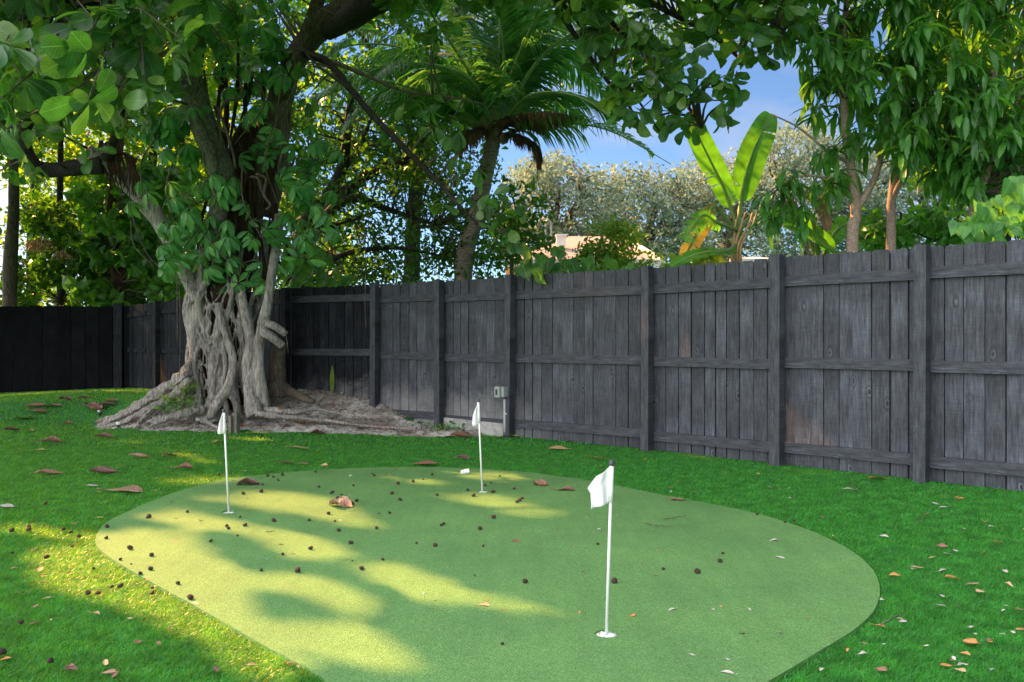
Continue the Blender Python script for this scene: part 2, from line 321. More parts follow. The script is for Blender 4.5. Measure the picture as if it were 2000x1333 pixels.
def soilmat():
    m, n, o = mat('sandy_soil'); b = node(n, 'ShaderNodeBsdfPrincipled', i_Roughness=.95)
    z = noise(n, 14, 9, .72); r = ramp(n, [(.36,(.17,.135,.11)),(.43,(.42,.375,.34)),(.50,(.62,.58,.55)),(.66,(.78,.76,.74))]); n.links.new(z, r.inputs[0])
    z2 = noise(n, 2.2, 5, .6); r2 = ramp(n, [(.38,(.40,.33,.28)),(.47,(.78,.73,.69)),(.56,(1,1,1))]); n.links.new(z2, r2.inputs[0])
    n.links.new(mixc(n, .9, r.outputs[0], r2.outputs[0], 'MULTIPLY'), b.inputs['Base Color'])
    z3 = noise(n, 40, 6, .7); k = node(n, 'ShaderNodeBump', i_Strength=1., i_Distance=.03); n.links.new(z3, k.inputs['Height']); n.links.new(k.outputs[0], b.inputs['Normal'])
    n.links.new(b.outputs[0], o.inputs[0]); return m
M['soil'] = soilmat()
M['chips'] = leafmat('litter', [(.5,.47,.44),(.30,.27,.25),(.20,.10,.06),(.10,.07,.05),(.42,.38,.36),(.14,.10,.08)], (1,1,1), .9, .05, 0)
M['concrete'] = simple('concrete', (.36,.35,.34), .9, bump=.8, bscale=30, var=.4, vscale=9)
M['white'] = simple('white_plastic', (.80,.80,.80), .4, var=.03)
M['cloth'] = simple('flag_cloth', (.80,.80,.81), .85, bump=.1, bscale=500)
M['black'] = simple('black_plastic', (.02,.021,.024), .35)
M['cap'] = simple('grey_cap', (.055,.06,.07), .38)
M['steel'] = simple('bare_steel', (.45,.45,.46), .4, .8)
M['box'] = simple('grey_box_plastic', (.30,.33,.32), .5, var=.1, vscale=20)
M['window'] = simple('smoked_window', (.03,.035,.035), .15)
M['conduit'] = simple('grey_conduit', (.42,.43,.45), .5, var=.1, vscale=20)
M['stake'] = barkmat('weathered_stake', [(.3,(.11,.10,.08)),(.6,(.25,.235,.20)),(.8,(.35,.33,.29))], (8,8,1.5), 8, .5)
M['pod'] = simple('seed_pod', (.10,.055,.042), .75, bump=1., bscale=140, var=.5, vscale=60)
M['roof'] = simple('roof_tiles', (.46,.33,.27), .9, bump=.8, bscale=8, var=.25, vscale=14)
M['roofpale'] = simple('pale_roof', (.6,.56,.55), .9, var=.15, vscale=6)
M['cream'] = simple('cream_wall', (.62,.60,.56), .9, var=.06)
M['trim'] = simple('pale_trim', (.6,.56,.52), .7)
M['glass'] = simple('house_glass', (.05,.06,.07), .1)
def dryleaf(name, c1, c2, c3, rough=.65):
    m, n, o = mat(name); b = node(n, 'ShaderNodeBsdfPrincipled', i_Roughness=rough)
    z = noise(n, 16, 5, .65); r = ramp(n, [(.3, c1), (.5, c2), (.72, c3)]); n.links.new(z, r.inputs[0])
    tcn = n.nodes.new('ShaderNodeTexCoord'); sx = n.nodes.new('ShaderNodeSeparateXYZ'); n.links.new(tcn.outputs['UV'], sx.inputs[0])
    ab = node(n, 'ShaderNodeMath', operation='ABSOLUTE'); n.links.new(sx.outputs[0], ab.inputs[0])
    m2 = node(n, 'ShaderNodeMath', operation='MULTIPLY_ADD'); m2.inputs[1].default_value = -.75; n.links.new(ab.outputs[0], m2.inputs[0]); n.links.new(sx.outputs[1], m2.inputs[2])
    m3 = node(n, 'ShaderNodeMath', operation='MULTIPLY'); m3.inputs[1].default_value = 50; n.links.new(m2.outputs[0], m3.inputs[0])
    sn = node(n, 'ShaderNodeMath', operation='SINE'); n.links.new(m3.outputs[0], sn.inputs[0])
    g1 = ramp(n, [(.5,(0,)*3),(1,(.55,)*3)]); n.links.new(sn.outputs[0], g1.inputs[0])
    lt = node(n, 'ShaderNodeMath', operation='LESS_THAN'); lt.inputs[1].default_value = .03; n.links.new(ab.outputs[0], lt.inputs[0])
    mm = node(n, 'ShaderNodeMath', operation='MAXIMUM'); n.links.new(lt.outputs[0], mm.inputs[0]); n.links.new(g1.outputs[0], mm.inputs[1])
    n.links.new(mixc(n, mm.outputs[0], r.outputs[0], tuple(min(1, x*1.9+.02) for x in c3)), b.inputs['Base Color'])
    n.links.new(b.outputs[0], o.inputs[0]); return m
M['dl_brown'] = dryleaf('dry_brown_leaf', (.09,.035,.022), (.19,.085,.055), (.32,.17,.12))
M['dl_pink'] = dryleaf('dry_pinkish_leaf', (.15,.07,.045), (.27,.15,.10), (.38,.25,.18))
M['dl_dark'] = dryleaf('dry_dark_leaf', (.045,.02,.018), (.10,.045,.04), (.20,.10,.085))
M['dl_tan'] = dryleaf('dry_tan_leaf', (.30,.17,.07), (.45,.28,.14), (.55,.38,.22))
M['dl_green'] = dryleaf('yellow_green_leaf', (.20,.25,.05), (.34,.38,.09), (.45,.48,.16))
M['dl_grey'] = dryleaf('bleached_leaf', (.28,.23,.19), (.42,.36,.32), (.55,.50,.45))
M['dl_orange'] = dryleaf('orange_leaf', (.28,.10,.03), (.45,.18,.05), (.55,.28,.10))

# ---------------------------------------------------------------- where the sun comes through the crowns
def g7(l): return [tuple(G(x/2, y/2+750)[:2]) for x, y in l]
LIT = [g7(l) for l in (
 [(15,572),(110,562),(200,582),(370,602),(365,620),(200,607),(60,592)],
 [(130,690),(200,650),(300,650),(400,690),(520,770),(640,840),(760,920),(900,1010),(1030,1085),(1180,1175),(1020,1175),(880,1090),(720,990),(560,890),(420,850),(280,835),(170,790)],
 [(790,460),(950,440),(1080,430),(1280,455),(1380,485),(1480,555),(1490,585),(1420,590),(1240,550),(1080,515),(950,490)],
 [(590,535),(640,500),(760,500),(900,555),(1100,590),(1250,610),(1350,660),(1390,700),(1330,710),(1150,690),(1050,620),(900,600),(800,590),(680,560)],
 [(375,655),(420,600),(560,585),(700,590),(790,620),(840,700),(940,735),(1010,780),(960,850),(960,920),(1030,1000),(1250,1080),(1420,1175),(1230,1175),(1050,1060),(900,960),(700,820),(500,720)],
 [(1030,790),(1120,770),(1280,790),(1420,850),(1560,925),(1500,945),(1350,900),(1220,860),(1080,820)],
 [(1440,740),(1560,725),(1800,800),(2000,850),(2280,925),(2150,950),(1900,900),(1700,880),(1560,830)],
 [(1010,1000),(1200,960),(1420,960),(1540,1040),(1680,1120),(1700,1166),(1500,1166),(1250,1080)],
 [(1480,365),(1600,370),(1790,410),(1700,415),(1560,400)],
 [(1680,450),(1850,450),(2000,440),(2080,470),(2190,520),(2180,545),(2050,535),(1900,490)],
 [(480,222),(590,222),(590,238),(500,238)], [(610,258),(720,262),(880,315),(860,325),(700,285)],
 [(640,385),(760,362),(950,372),(940,390),(780,400),(650,400)], [(900,206),(1060,212),(1050,226),(920,220)],
 [(1480,255),(1500,245),(1520,262)],
)]
LSPOT = [(P(1218, 640, 8.75), .10), (P(1305, 640, 8.3), .10), (P(985, 585, 9.8), .10), (P(1160, 565, 9.0), .16),
         (P(1395, 320, 9.6), .38), (P(1475, 310, 9.9), .38), (P(1380, 450, 9.1), .35), (P(1640, 450, 9.2), .5), (P(1195, 470, 12.5), .5), (P(1950, 400, 7.0), .45), (P(1240, 300, 13), .35), (P(1850, 80, 8.6), .3), 
         (P(110, 545, 22), .6), (P(40, 560, 25), .9), (P(200, 560, 23), .4), (P(300, 450, 24), .5), (P(180, 260, 23), .5), (P(90, 400, 22), .5), (P(350, 200, 24), .4), (P(480, 300, 26), .6), (P(600, 200, 15), .5), (P(650, 470, 14), .5), (P(330, 330, 10.3), .25), (P(600, 300, 10.4), .22)]
def shades(Q, r=.07):
    """True for points of foliage that would stand between the sun and one of the sunlit patches."""
    Q = np.asarray(Q, float); t = Q[:, 2] / SUN[2]
    gx = Q[:, 0] - SUN[0]*t; gy = Q[:, 1] - SUN[1]*t
    m = np.zeros(len(Q), bool)
    near = (gx > -5.5) & (gx < 2) & (gy > 2) & (gy < 11)
    if near.any():
        ix = np.where(near)[0]; k = np.zeros(len(ix), bool)
        for dx, dy in ((0,0),(r,0),(-r,0),(0,r),(0,-r)):
            for pl in LIT: k |= inpoly(gx[ix]+dx, gy[ix]+dy, pl)
        m[ix] = k
    for c, rad in LSPOT:
        v = Q - c; a = v @ SUN; d = np.linalg.norm(v - a[:, None]*SUN, axis=1); m |= (a > 0) & (d < rad)
    return m

# ---------------------------------------------------------------- leaves
def grid_leaf(widths, nx=1, fold=.12, ys=None, droop=.0):
    """blade along +y from 0 to 1, half widths per station, folded along its midrib"""
    n = len(widths); ys = ys if ys is not None else np.linspace(0, 1, n); V = []; F = []; UV = []
    for i, (wd, y) in enumerate(zip(widths, ys)):
        for s in (-1, 0, 1): V.append((s*wd, y, -abs(s)*0 + abs(s)*wd*fold*2 - droop*y*y)); UV.append((s*.5*wd/max(widths), y))
    for i in range(n-1):
        a = i*3; F += [(a, a+1, a+4, a+3), (a+1, a+2, a+5, a+4)]
    return np.array(V), np.array(F), np.array(UV)
T_OBO = grid_leaf([.01,.10,.20,.29,.33,.27,.04], fold=.10, ys=[0,.15,.35,.58,.78,.92,1], droop=.12)
T_LAN = grid_leaf([.01,.09,.13,.11,.0], fold=.2, ys=[0,.22,.5,.78,1], droop=.22)
T_LFT = grid_leaf([.01,.15,.21,.16,.0], fold=.12, ys=[0,.3,.55,.8,1], droop=.2)
T_SML = (np.array([(0,0,0),(.28,.5,.08),(0,1,-.05),(-.28,.5,.08)]), np.array([[0,1,2,3]]), np.array([(0,0),(.5,.5),(0,1),(-.5,.5)]))
def heart():
    pr = [(0,.0),(.16,-.14),(.36,-.12),(.47,.08),(.42,.34),(.26,.64),(0,1)]
    V = [(0,.0,0),(0,.25,0),(0,.5,0),(0,.75,0),(0,1,-.12)]; UV = [(0,v[1]) for v in V]; F = []
    out = [(.17,-.15),(.38,-.1),(.47,.12),(.42,.38),(.25,.68)]
    for s in (1, -1):
        b = len(V)
        for x, y in out: V.append((s*x, y, -.05 + .1*x)); UV.append((s*x, y))
        q = [(0, b, b+1, 1), (1, b+1, b+2, 1), ]
        F += [(0, b, b+1), (0, b+1, 1), (1, b+1, b+2), (1, b+2, 2), (2, b+2, b+3), (2, b+3, 3), (3, b+3, b+4), (3, b+4, 4)] if s > 0 else \
             [(0, b+1, b), (0, 1, b+1), (1, b+2, b+1), (1, 2, b+2), (2, b+3, b+2), (2, 3, b+3), (3, b+4, b+3), (3, 4, b+4)]
    return np.array(V, float), np.array(F), np.array(UV, float)
T_HRT = heart()
def nrm(a): return a / (np.linalg.norm(a, axis=-1, keepdims=True) + 1e-9)
def stamp(mb, T, Q, D, U, S, bend=None):
    V, F, UV = T; N = len(Q)
    if N == 0: return
    D = nrm(D); X = nrm(np.cross(D, U)); Z = np.cross(X, D)
    S = np.broadcast_to(np.asarray(S, float), (N,))
    z = V[None, :, 2].repeat(N, 0)
    if bend is not None: z = z - np.asarray(bend)[:, None] * V[None, :, 1]**2
    z = z + (rs.rand(N, 1) - .5) * .25 * V[None, :, 0]
    W = Q[:, None, :] + S[:, None, None] * (V[None, :, 0, None]*X[:, None, :] + V[None, :, 1, None]*D[:, None, :] + z[:, :, None]*Z[:, None, :])
    FF = (F[None] + (np.arange(N)*len(V))[:, None, None]).reshape(-1, F.shape[1])
    mb.add(W.reshape(-1, 3), FF, np.tile(UV, (N, 1)))
def rnd_dir(n, up=0., spread=1.):
    d = rs.normal(size=(n, 3)); d[:, 2] = d[:, 2]*spread + up; return nrm(d)
def rosettes(mb, CC, size=.24, per=8, up=.25, cull=True, T=T_OBO, droop=.15):
    """whorls of big leaves at the ends of twigs"""
    n = len(CC); k = rs.randint(per-2, per+3, n); idx = np.repeat(np.arange(n), k)
    ax = rnd_dir(n, .5)[idx]; a = rs.rand(len(idx))*6.283
    u = nrm(np.cross(ax, rnd_dir(n)[idx])); v = np.cross(ax, u)
    D = np.cos(a)[:, None]*u + np.sin(a)[:, None]*v + ax*(up + .35*rs.rand(len(idx), 1)); D[:, 2] -= droop*(1+rs.rand(len(idx)))
    D = nrm(D); S = size*(.6+.55*rs.rand(len(idx))); Q = np.asarray(CC)[idx] + D*.03 + rs.normal(size=(len(idx), 3))*.03
    U = ax*1.0 + rs.normal(size=D.shape)*.3; U[:, 2] += .5
    if cull:
        Xs = nrm(np.cross(D, U))*S[:, None]*.26; m = np.ones(len(Q), bool)
        for a_, b_ in ((.1,0),(.4,1),(.4,-1),(.75,1),(.75,-1),(.6,0),(1.,0)): m &= ~shades(Q + D*S[:, None]*a_ + Xs*b_, .03)
        Q, D, U, S = Q[m], D[m], U[m], S[m]
    stamp(mb, T, Q, D, U, S, bend=.1+.35*rs.rand(len(Q)))
def mangoclus(mb, CC, size=.21, per=13, cull=True):
    n = len(CC); k = rs.randint(per-4, per+4, n); idx = np.repeat(np.arange(n), k); a = rs.rand(len(idx))*6.283
    el = .25 - 1.25*rs.rand(len(idx))**.8
    D = np.stack([np.cos(a)*np.cos(el), np.sin(a)*np.cos(el), np.sin(el)], 1); D = nrm(D + rs.normal(size=D.shape)*.12)
    S = size*(.6+.6*rs.rand(len(idx))); Q = np.asarray(CC)[idx] + rs.normal(size=D.shape)*(.025, .025, .05)
    U = np.stack([np.cos(a), np.sin(a), .9+0*a], 1)
    if cull: m = ~shades(Q + D*S[:, None]*.5); Q, D, U, S = Q[m], D[m], U[m], S[m]
    stamp(mb, T_LAN, Q, D, U, S, bend=.1+.4*rs.rand(len(Q)))
def palmate(mb, st, CC, per=7, size=.17, pet=.22, base=None):
    """umbrella leaves: petioles from each node, leaflets hanging from their ends"""
    for c in CC:
        for _ in range(rs.randint(per-2, per+2)):
            d = nrm(rs.normal(size=3) + np.array([0, -.5, .35])); tip = c + d*pet*(.5+rs.rand()); 
            if shades(tip[None])[0]: continue
            tube(st, [c, c + d*pet*.5 + (0, 0, .03), tip], [.006, .004], 4, 4, cap=False)
            nl = rs.randint(5, 8); a = np.linspace(0, 6.283, nl, endpoint=False) + rs.rand()*6
            ax = nrm(d*.7 + np.array([0, -.25, .5]) + rs.normal(size=3)*.15); u = nrm(np.cross(ax, (0, .3, 1))); v = np.cross(ax, u)
            el = -.35 - .35*rs.rand(nl)
            D = np.cos(a)[:, None]*u + np.sin(a)[:, None]*v + el[:, None]*ax; D[:, 2] -= .3
            S = size*(.75+.45*rs.rand(nl)); stamp(mb, T_LFT, np.repeat(tip[None], nl, 0)+nrm(D)*.02, D, np.repeat(ax[None], nl, 0), S, bend=.1+.3*rs.rand(nl))
def small(mb, Q, size, T=T_SML, cull=False, droop=.1, usun=False):
    n = len(Q)
    if cull: Q = Q[~shades(Q)]; n = len(Q)
    D = rnd_dir(n); D[:, 2] -= droop; U = rnd_dir(n, .8)
    stamp(mb, T, Q, D, U, size*(.6+.8*rs.rand(n)), bend=.1+.4*rs.rand(n))
def region(poly, d0, d1, n, holes=(), clump=None):
    """n points spread through the solid that the outline bounds between two depths"""
    xs = [p[0] for p in poly]; ys = [p[1] for p in poly]; o = []
    while len(o) < n:
        x = rs.uniform(min(xs), max(xs), n*2); y = rs.uniform(min(ys), max(ys), n*2); m = inpoly(x, y, poly)
        for h in holes: m &= ~inpoly(x, y, h)
        D = rs.uniform(d0, d1, m.sum())
        o += list(np.stack([(x[m]-1000)/FPX*D, D, CAMH+(HOR-y[m])/FPX*D], 1))
    return np.array(o[:n])
def cloud(centres, rad, per, flat=.7):
    """leaf positions gathered in clumps round the centres"""
    n = len(centres); k = per; d = rnd_dir(n*k) * (rs.rand(n*k, 1)**.45) * rad * (1,1,flat)
    return np.repeat(centres, k, 0) + d
def twigs(mb, skel, CC, r=.012, every=1, sag=.1):
    skel = np.asarray(skel)
    for c in CC[::every]:
        if shades(np.array(c)[None], .05)[0]: continue
        j = np.argmin(((skel - c)**2).sum(1) + np.maximum(0, skel[:, 2]-c[2])*.5); s = skel[j]; L_ = np.linalg.norm(c-s)
        if L_ < .05 or L_ > 4.5: continue
        mid = (s+c)/2 + rs.normal(size=3)*L_*.1 + (0, 0, sag*L_)
        if shades(np.array([mid, (mid+c)/2, (s+mid)/2]), .0).any(): continue
        tube(mb, [s, mid, c], [r*(1+L_*.6), r*.8, r*.4], 5, 7)
# ---------------------------------------------------------------- ground
xs_ = np.concatenate([[-320,-120,-60,-30,-20], np.arange(-14, 3, .16), [3.5,5,8,14,30,60,120,320]])
ys_ = np.concatenate([[-60,-20,-5,0,4,8], np.arange(9, 21, .16), [22,26,35,60,120,420]])
gx, gy = np.meshgrid(xs_, ys_); V = np.stack([gx.ravel(), gy.ravel(), terrain(gx, gy).ravel()], 1)
nx_, ny_ = len(xs_), len(ys_); i, j = np.meshgrid(np.arange(nx_-1), np.arange(ny_-1)); a = (j*nx_+i).ravel()
mb = MB().add(V, np.stack([a, a+1, a+1+nx_, a+nx_], 1)); tag(mb.build('lawn', M['lawn']), 'dark green artificial turf lawn round the putting green', kind='structure')

GP = [(185,1066),(190,1050),(205,1030),(250,1005),(330,972),(420,946),(530,931),(680,920),(830,917),(1000,925),(1150,944),(1300,974),(1450,1003),(1560,1036),(1640,1070),(1692,1107),(1717,1150),(1711,1195),(1672,1240),(1600,1284),(1520,1336)]
GREEN = [tuple(G(*p)[:2]) for p in GP] + [tuple(P(x_, 666.5+1848/y_*1., y_)[:2]) for x_, y_ in ((1390,2.5),(1200,2.22),(1000,2.15),(830,2.28),(715,2.5))] + [tuple(G(*p)[:2]) for p in [(625,1333),(560,1297),(500,1266),(400,1206),(300,1150),(230,1108),(195,1082)]]
gl = smoothpath([(x, y, 0) for x, y in GREEN + GREEN[:1]], 150)[:-1, :2]; GREEN = [tuple(p) for p in gl]
FL = [((1184.5,1250),(1195,905)), ((447,1007),(437,803)), ((942,966),(934,783))]
FB = [G(*b) for b, t in FL]
bm = bmesh.new(); zt = .020; ed = []
def ring(pts):
    vv = [bm.verts.new(p) for p in pts]
    for k in range(len(vv)): ed.append(bm.edges.new((vv[k], vv[(k+1) % len(vv)])))
    return vv
ov = ring([(x, y, zt) for x, y in GREEN])
HR = .0445
for b in FB: ring([(b[0]+HR*math.cos(t), b[1]+HR*math.sin(t), zt) for t in np.linspace(0, 6.283, 25)[:-1]])
bmesh.ops.triangle_fill(bm, edges=ed, use_beauty=True, use_dissolve=False)
be = [e for e in bm.edges if e.is_boundary]; r_ = bmesh.ops.extrude_edge_only(bm, edges=be)
for v in r_['geom']:
    if isinstance(v, bmesh.types.BMVert): v.co.z = .003
bmesh.ops.recalc_face_normals(bm, faces=bm.faces)
me = bpy.data.meshes.new('putting_green'); bm.to_mesh(me); bm.free(); me.materials.append(M['green'])
o = bpy.data.objects.new('putting_green', me); C.objects.link(o); tag(o, 'short pale green artificial putting surface', kind='structure')

SOIL = [tuple(G(*p)[:2]) for p in [(172,826),(200,839),(330,845),(450,841),(640,847),(780,853),(870,857),(990,848)]] + [(.05,9.9),(-.93,10.6),(-1.82,11.3),(-3.2,11.95),(-4.5,13.5),(-5.4,14.6)] + [tuple(G(*p)[:2]) for p in [(345,772),(270,797),(215,812)]]
x = np.arange(-6.4, .3, .035); y = np.arange(9.8, 15, .035); gx, gy = np.meshgrid(x, y); fx, fy = gx.ravel(), gy.ravel()
edge = np.zeros(len(fx))
for dx, dy in ((0,0),(.06,0),(-.06,0),(0,.06),(0,-.06),(.12,0),(-.12,0),(0,.12),(0,-.12)): edge += inpoly(fx+dx+.05*np.sin(fy*9+fx*5), fy+dy+.05*np.sin(fx*8), SOIL)
edge /= 9
bump = .012*np.sin(fx*11+np.sin(fy*7)*2)*np.sin(fy*13+np.sin(fx*5)*2) + .010*np.sin(fx*27+fy*9)*np.sin(fy*31) + .012*rs.rand(len(fx)) + .03*np.maximum(0, np.sin(fx*2.3+fy*3.1)*np.sin(fy*2.9-fx))
z = terrain(fx, fy) - .03 + .05*edge + bump*edge
a = (np.arange(len(y)-1)[:, None]*len(x) + np.arange(len(x)-1)[None]).ravel(); q = np.stack([a, a+1, a+1+len(x), a+len(x)], 1)
q = q[(edge[q] > .05).any(1)]
SOILZ = (x, y, z.reshape(len(y), len(x)))
def soilz(px, py):
    i = np.clip(((np.asarray(px)-x0_)/.035).astype(int), 0, SOILZ[2].shape[1]-1); j = np.clip(((np.asarray(py)-y0_)/.035).astype(int), 0, SOILZ[2].shape[0]-1)
    return SOILZ[2][j, i]
x0_, y0_ = x[0], y[0]
tag(MB().add(np.stack([fx, fy, z], 1), q).build('soil_bed', M['soil']), 'bare sandy soil bed with exposed roots under the fig tree', kind='structure')

# grass blades of the turf, one by one, thinner with distance
def blades(n, y0, y1, hgt, wid, wx=.6):
    y = y0*(y1/y0)**rs.rand(n); x = (rs.rand(n)*2-1)*(y*.68+wx)
    m = ~inpoly(x+rs.normal(size=n)*.009, y+rs.normal(size=n)*.012, GREEN) & ~inpoly(x, y, SOIL)
    fen = (x - 3.17)*.727 + (y-6.62)*.687 < .16                      # this side of the fence
    m &= fen | (x < -.5); m &= ~((x < .2) & (y > 12.2+np.clip((-3.2-x)*1.2, 0, 9)) & (x > -6.5)) & (y < 17.7)
    x, y = x[m], y[m]; n = len(x); z = terrain(x, y)
    a = rs.rand(n)*6.283; w = wid*(.7+.6*rs.rand(n)); h = hgt*(.6+.6*rs.rand(n)); lx, ly = rs.normal(size=(2, n))*.010
    lx += .006; Z0 = z-.002
    A = np.stack([x-w*np.cos(a), y-w*np.sin(a), Z0], 1); B = np.stack([x+w*np.cos(a), y+w*np.sin(a), Z0], 1)
    Cc = np.stack([x+lx*.5+w*.8*np.cos(a), y+ly*.5+w*.8*np.sin(a), z+h*.6], 1); Dd = np.stack([x+lx*.5-w*.8*np.cos(a), y+ly*.5-w*.8*np.sin(a), z+h*.6], 1)
    T = np.stack([x+lx*1.6, y+ly*1.6, z+h], 1)
    V = np.stack([A, B, Cc, Dd, T], 1).reshape(-1, 3); b = np.arange(n)*5
    return V, np.stack([b, b+1, b+2, b+3], 1), np.stack([b+3, b+2, b+4], 1)
mb = MB()
for n, y0, y1, h, wd in ((90000, 1.0, 2.5, .020, .0016), (430000, 2.5, 4.6, .020, .0014), (360000, 4.6, 9, .022, .0024), (150000, 9, 18, .025, .0045)):
    V, q, t = blades(n, y0, y1, h, wd, 1.5 if y0 < 4 else .8); mb.add(V, q); mb.f[3].append(t + mb.n - len(V)); mb.uv[3].append(np.zeros(t.shape+(2,)))
tag(mb.build('turf_blades', M['blade'], smooth=False), 'dense short blades of the bright green artificial lawn', 'grass', kind='stuff')

# ---------------------------------------------------------------- fences
def board(mb, o, al, aw, at, Ln, W, T, ears=0., wob=0.):
    """plank from o along al, width along aw, thickness along at; UV in metres"""
    o = np.array(o, float); e = ears
    prof = [(-W/2, 0), (W/2, 0), (W/2, Ln-e), (W/2-e*.9, Ln), (-W/2+e*.9, Ln), (-W/2, Ln-e)] if e else [(-W/2, 0), (W/2, 0), (W/2, Ln*.5), (W/2, Ln), (-W/2, Ln), (-W/2, Ln*.5)]
    n = 6; V = [o + aw*a + al*b + at*s*T/2 for s in (-1, 1) for a, b in prof]; UV = np.array([(a, b) for _ in (0, 1) for a, b in prof])
    F = [(0,1,2,5),(5,2,3,4),(7,6,11,8),(8,11,10,9)] + [(k, k+n, (k+1) % n + n, (k+1) % n) for k in range(n)]
    mb.add(V, np.array(F), UV)
ZUP = np.array([0, 0, 1.])
def fence_run(th, pts, mats, top=1.87, rails=(1.655,.92,.165), pw=.145, postw=.092, left=True, posts=None, dustfrom=None, back=1, jit=.004):
    for k in range(len(pts)-1):
        a, b = np.array([*pts[k], 0.]), np.array([*pts[k+1], 0.]); d = b-a; Ln = np.linalg.norm(d); d /= Ln; nb = np.array([d[1], -d[0], 0])*back
        mb = MB(); s = 0.; nw = max(1, round(Ln/pw/.97)); ws = rs.choice([.93,1,1,1.05,.8], nw); ws = ws/ws.sum()*(Ln+.004)
        for wd in ws:
            c = a + d*(s+wd/2) + nb*(.150 + rs.rand()*jit*1.5); g = float(terrain(c[0], c[1])); z0 = max(-.01, g-.08) if g > .02 else .01
            tp = top + rs.normal()*.004 + .004*math.sin(c[0]*3)
            c[2] = z0; tl = rs.normal()*.0015; al = nrm(ZUP + d*tl)
            board(mb, c, al, d, nb, tp-z0, wd-rs.choice([.001,.003,.010,.014,.016]), .018, ears=.022*rs.uniform(.6,1.2)); s += wd
        s = -.02; ws2 = np.full(nw, (Ln+.04)/nw)
        for wd in ws2:                                # the second layer that closes the gaps
            c = a + d*(s+wd/2+pw*.5*(s+wd*1.5 < Ln)) + nb*.176; g = float(terrain(c[0], c[1])); z0 = max(-.01, g-.08) if g > .02 else .01; c[2] = z0; s += wd
            board(mb, c, ZUP, d, nb, top-.03-z0, wd*.98, .016, ears=.02)
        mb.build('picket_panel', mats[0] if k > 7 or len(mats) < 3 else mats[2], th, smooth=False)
        for zr in rails:
            gz = float(terrain(*(a+d*Ln/2)[:2]))
            if zr < .4 and gz > .12: continue
            z_ = zr + (gz*.12 if gz > .05 else 0)
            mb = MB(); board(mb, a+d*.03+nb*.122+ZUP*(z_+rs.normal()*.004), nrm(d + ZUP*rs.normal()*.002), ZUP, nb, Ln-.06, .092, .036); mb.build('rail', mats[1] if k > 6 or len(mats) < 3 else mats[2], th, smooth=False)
    for k, p in enumerate(pts):
        if posts is not None and k not in posts: continue
        q = pts[min(k+1, len(pts)-1)]; p0 = pts[max(k-1, 0)]; d = nrm(np.array([q[0]-p0[0], q[1]-p0[1], 0.])); nb = np.array([d[1], -d[0], 0])*back
        g = float(terrain(*p)); lean = nrm(ZUP + d*rs.normal()*.006)
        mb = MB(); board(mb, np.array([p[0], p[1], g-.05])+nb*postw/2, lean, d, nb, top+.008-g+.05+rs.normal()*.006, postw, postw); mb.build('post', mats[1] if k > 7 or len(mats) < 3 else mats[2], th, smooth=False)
P1 = np.array([3.19, 6.62]); fd = np.array([.687, -.727])
FP = [(-8.31,18.0),(-7.9,17.35),(-7.35,16.7),(-6.75,15.95),(-6.1,15.2),(-5.15,14.05),(-4.2,12.9),(-3.2,11.78),(-1.84,11.1),(-.93,10.42),(-.07,9.72),(1.335,8.53),(2.33,7.50),tuple(P1),tuple(P1+fd*1.55),tuple(P1+fd*3.0),tuple(P1+fd*4.7),tuple(P1+fd*6.4)]
th = empty('wooden_fence', (0, 9.8, 0), 'tall charcoal board fence with posts and rails along the right and behind the fig', 'fence')
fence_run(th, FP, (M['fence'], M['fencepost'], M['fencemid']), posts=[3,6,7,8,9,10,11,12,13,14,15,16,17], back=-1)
th = empty('wooden_fence', (-10, 18, 0), 'black wide board fence with one heavy end post at the far left of the lawn', 'fence')
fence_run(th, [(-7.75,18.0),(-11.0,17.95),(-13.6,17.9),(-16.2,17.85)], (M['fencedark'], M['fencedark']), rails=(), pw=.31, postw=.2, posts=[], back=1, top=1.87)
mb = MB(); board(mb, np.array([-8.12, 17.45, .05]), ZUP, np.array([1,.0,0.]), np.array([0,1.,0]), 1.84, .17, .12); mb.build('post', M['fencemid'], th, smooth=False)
# pale concrete footing showing under the boards
o = MB()
for a, b in (((-.93,10.42),(-.07,9.72)),):
    a = np.array([*a, .11]); b = np.array([*b, .09]); d = nrm(b-a); nb = np.array([-d[1], d[0], 0]); box(o, (a+b)/2+nb*.10+(0,0,-.02), np.linalg.norm(b-a)-.1, .05, .17, d, nb)
tag(o.build('concrete_footing', M['concrete'], smooth=False), 'low pale concrete footing showing under the fence boards beside the meter box', 'footing')
# ---------------------------------------------------------------- the fig tree
TC = np.array([-3.72, 11.05]); gz = float(terrain(*TC))
fig = empty('fig_tree', (TC[0], TC[1], gz), 'massive fig tree with a trunk of fused aerial roots and a big leaved spreading crown', 'tree')
core = MB(); tube(core, [P(432,800,11.2), P(436,700,11.15), P(440,600,11.1), P(452,500,11.05), P(468,420,11.0), P(480,330,11), P(500,250,11)], [.31,.29,.29,.28,.29,.28,.2], 22, 34, rough=.10)
for k in range(46):                                  # hanging brown root fibres of the upper trunk
    x0 = rs.uniform(400, 560); y0 = rs.uniform(60, 470); D0 = 10.62 + .3*abs(x0-475)/80
    ln = rs.uniform(80, 230); pts = [P(x0+rs.normal()*6, y0, D0), P(x0+rs.normal()*9, y0+ln*.5, D0-.02), P(x0+rs.normal()*12, min(y0+ln, 560), D0)]
    tube(core, pts, [.012, .03, .012], 6, 9, rough=.3)
for k in range(26):
    x0 = rs.uniform(195, 265); y0 = 275+(x0-195)*.5; pts = [P(x0, y0, 10.6), P(x0+rs.uniform(-8,14), y0+35, 10.55), P(x0+rs.uniform(-6,30), y0+rs.uniform(50,90), 10.6)]
    tube(core, pts, [.02, .016, .004], 5, 8, rough=.3)
core.build('trunk', M['fibre'], fig)
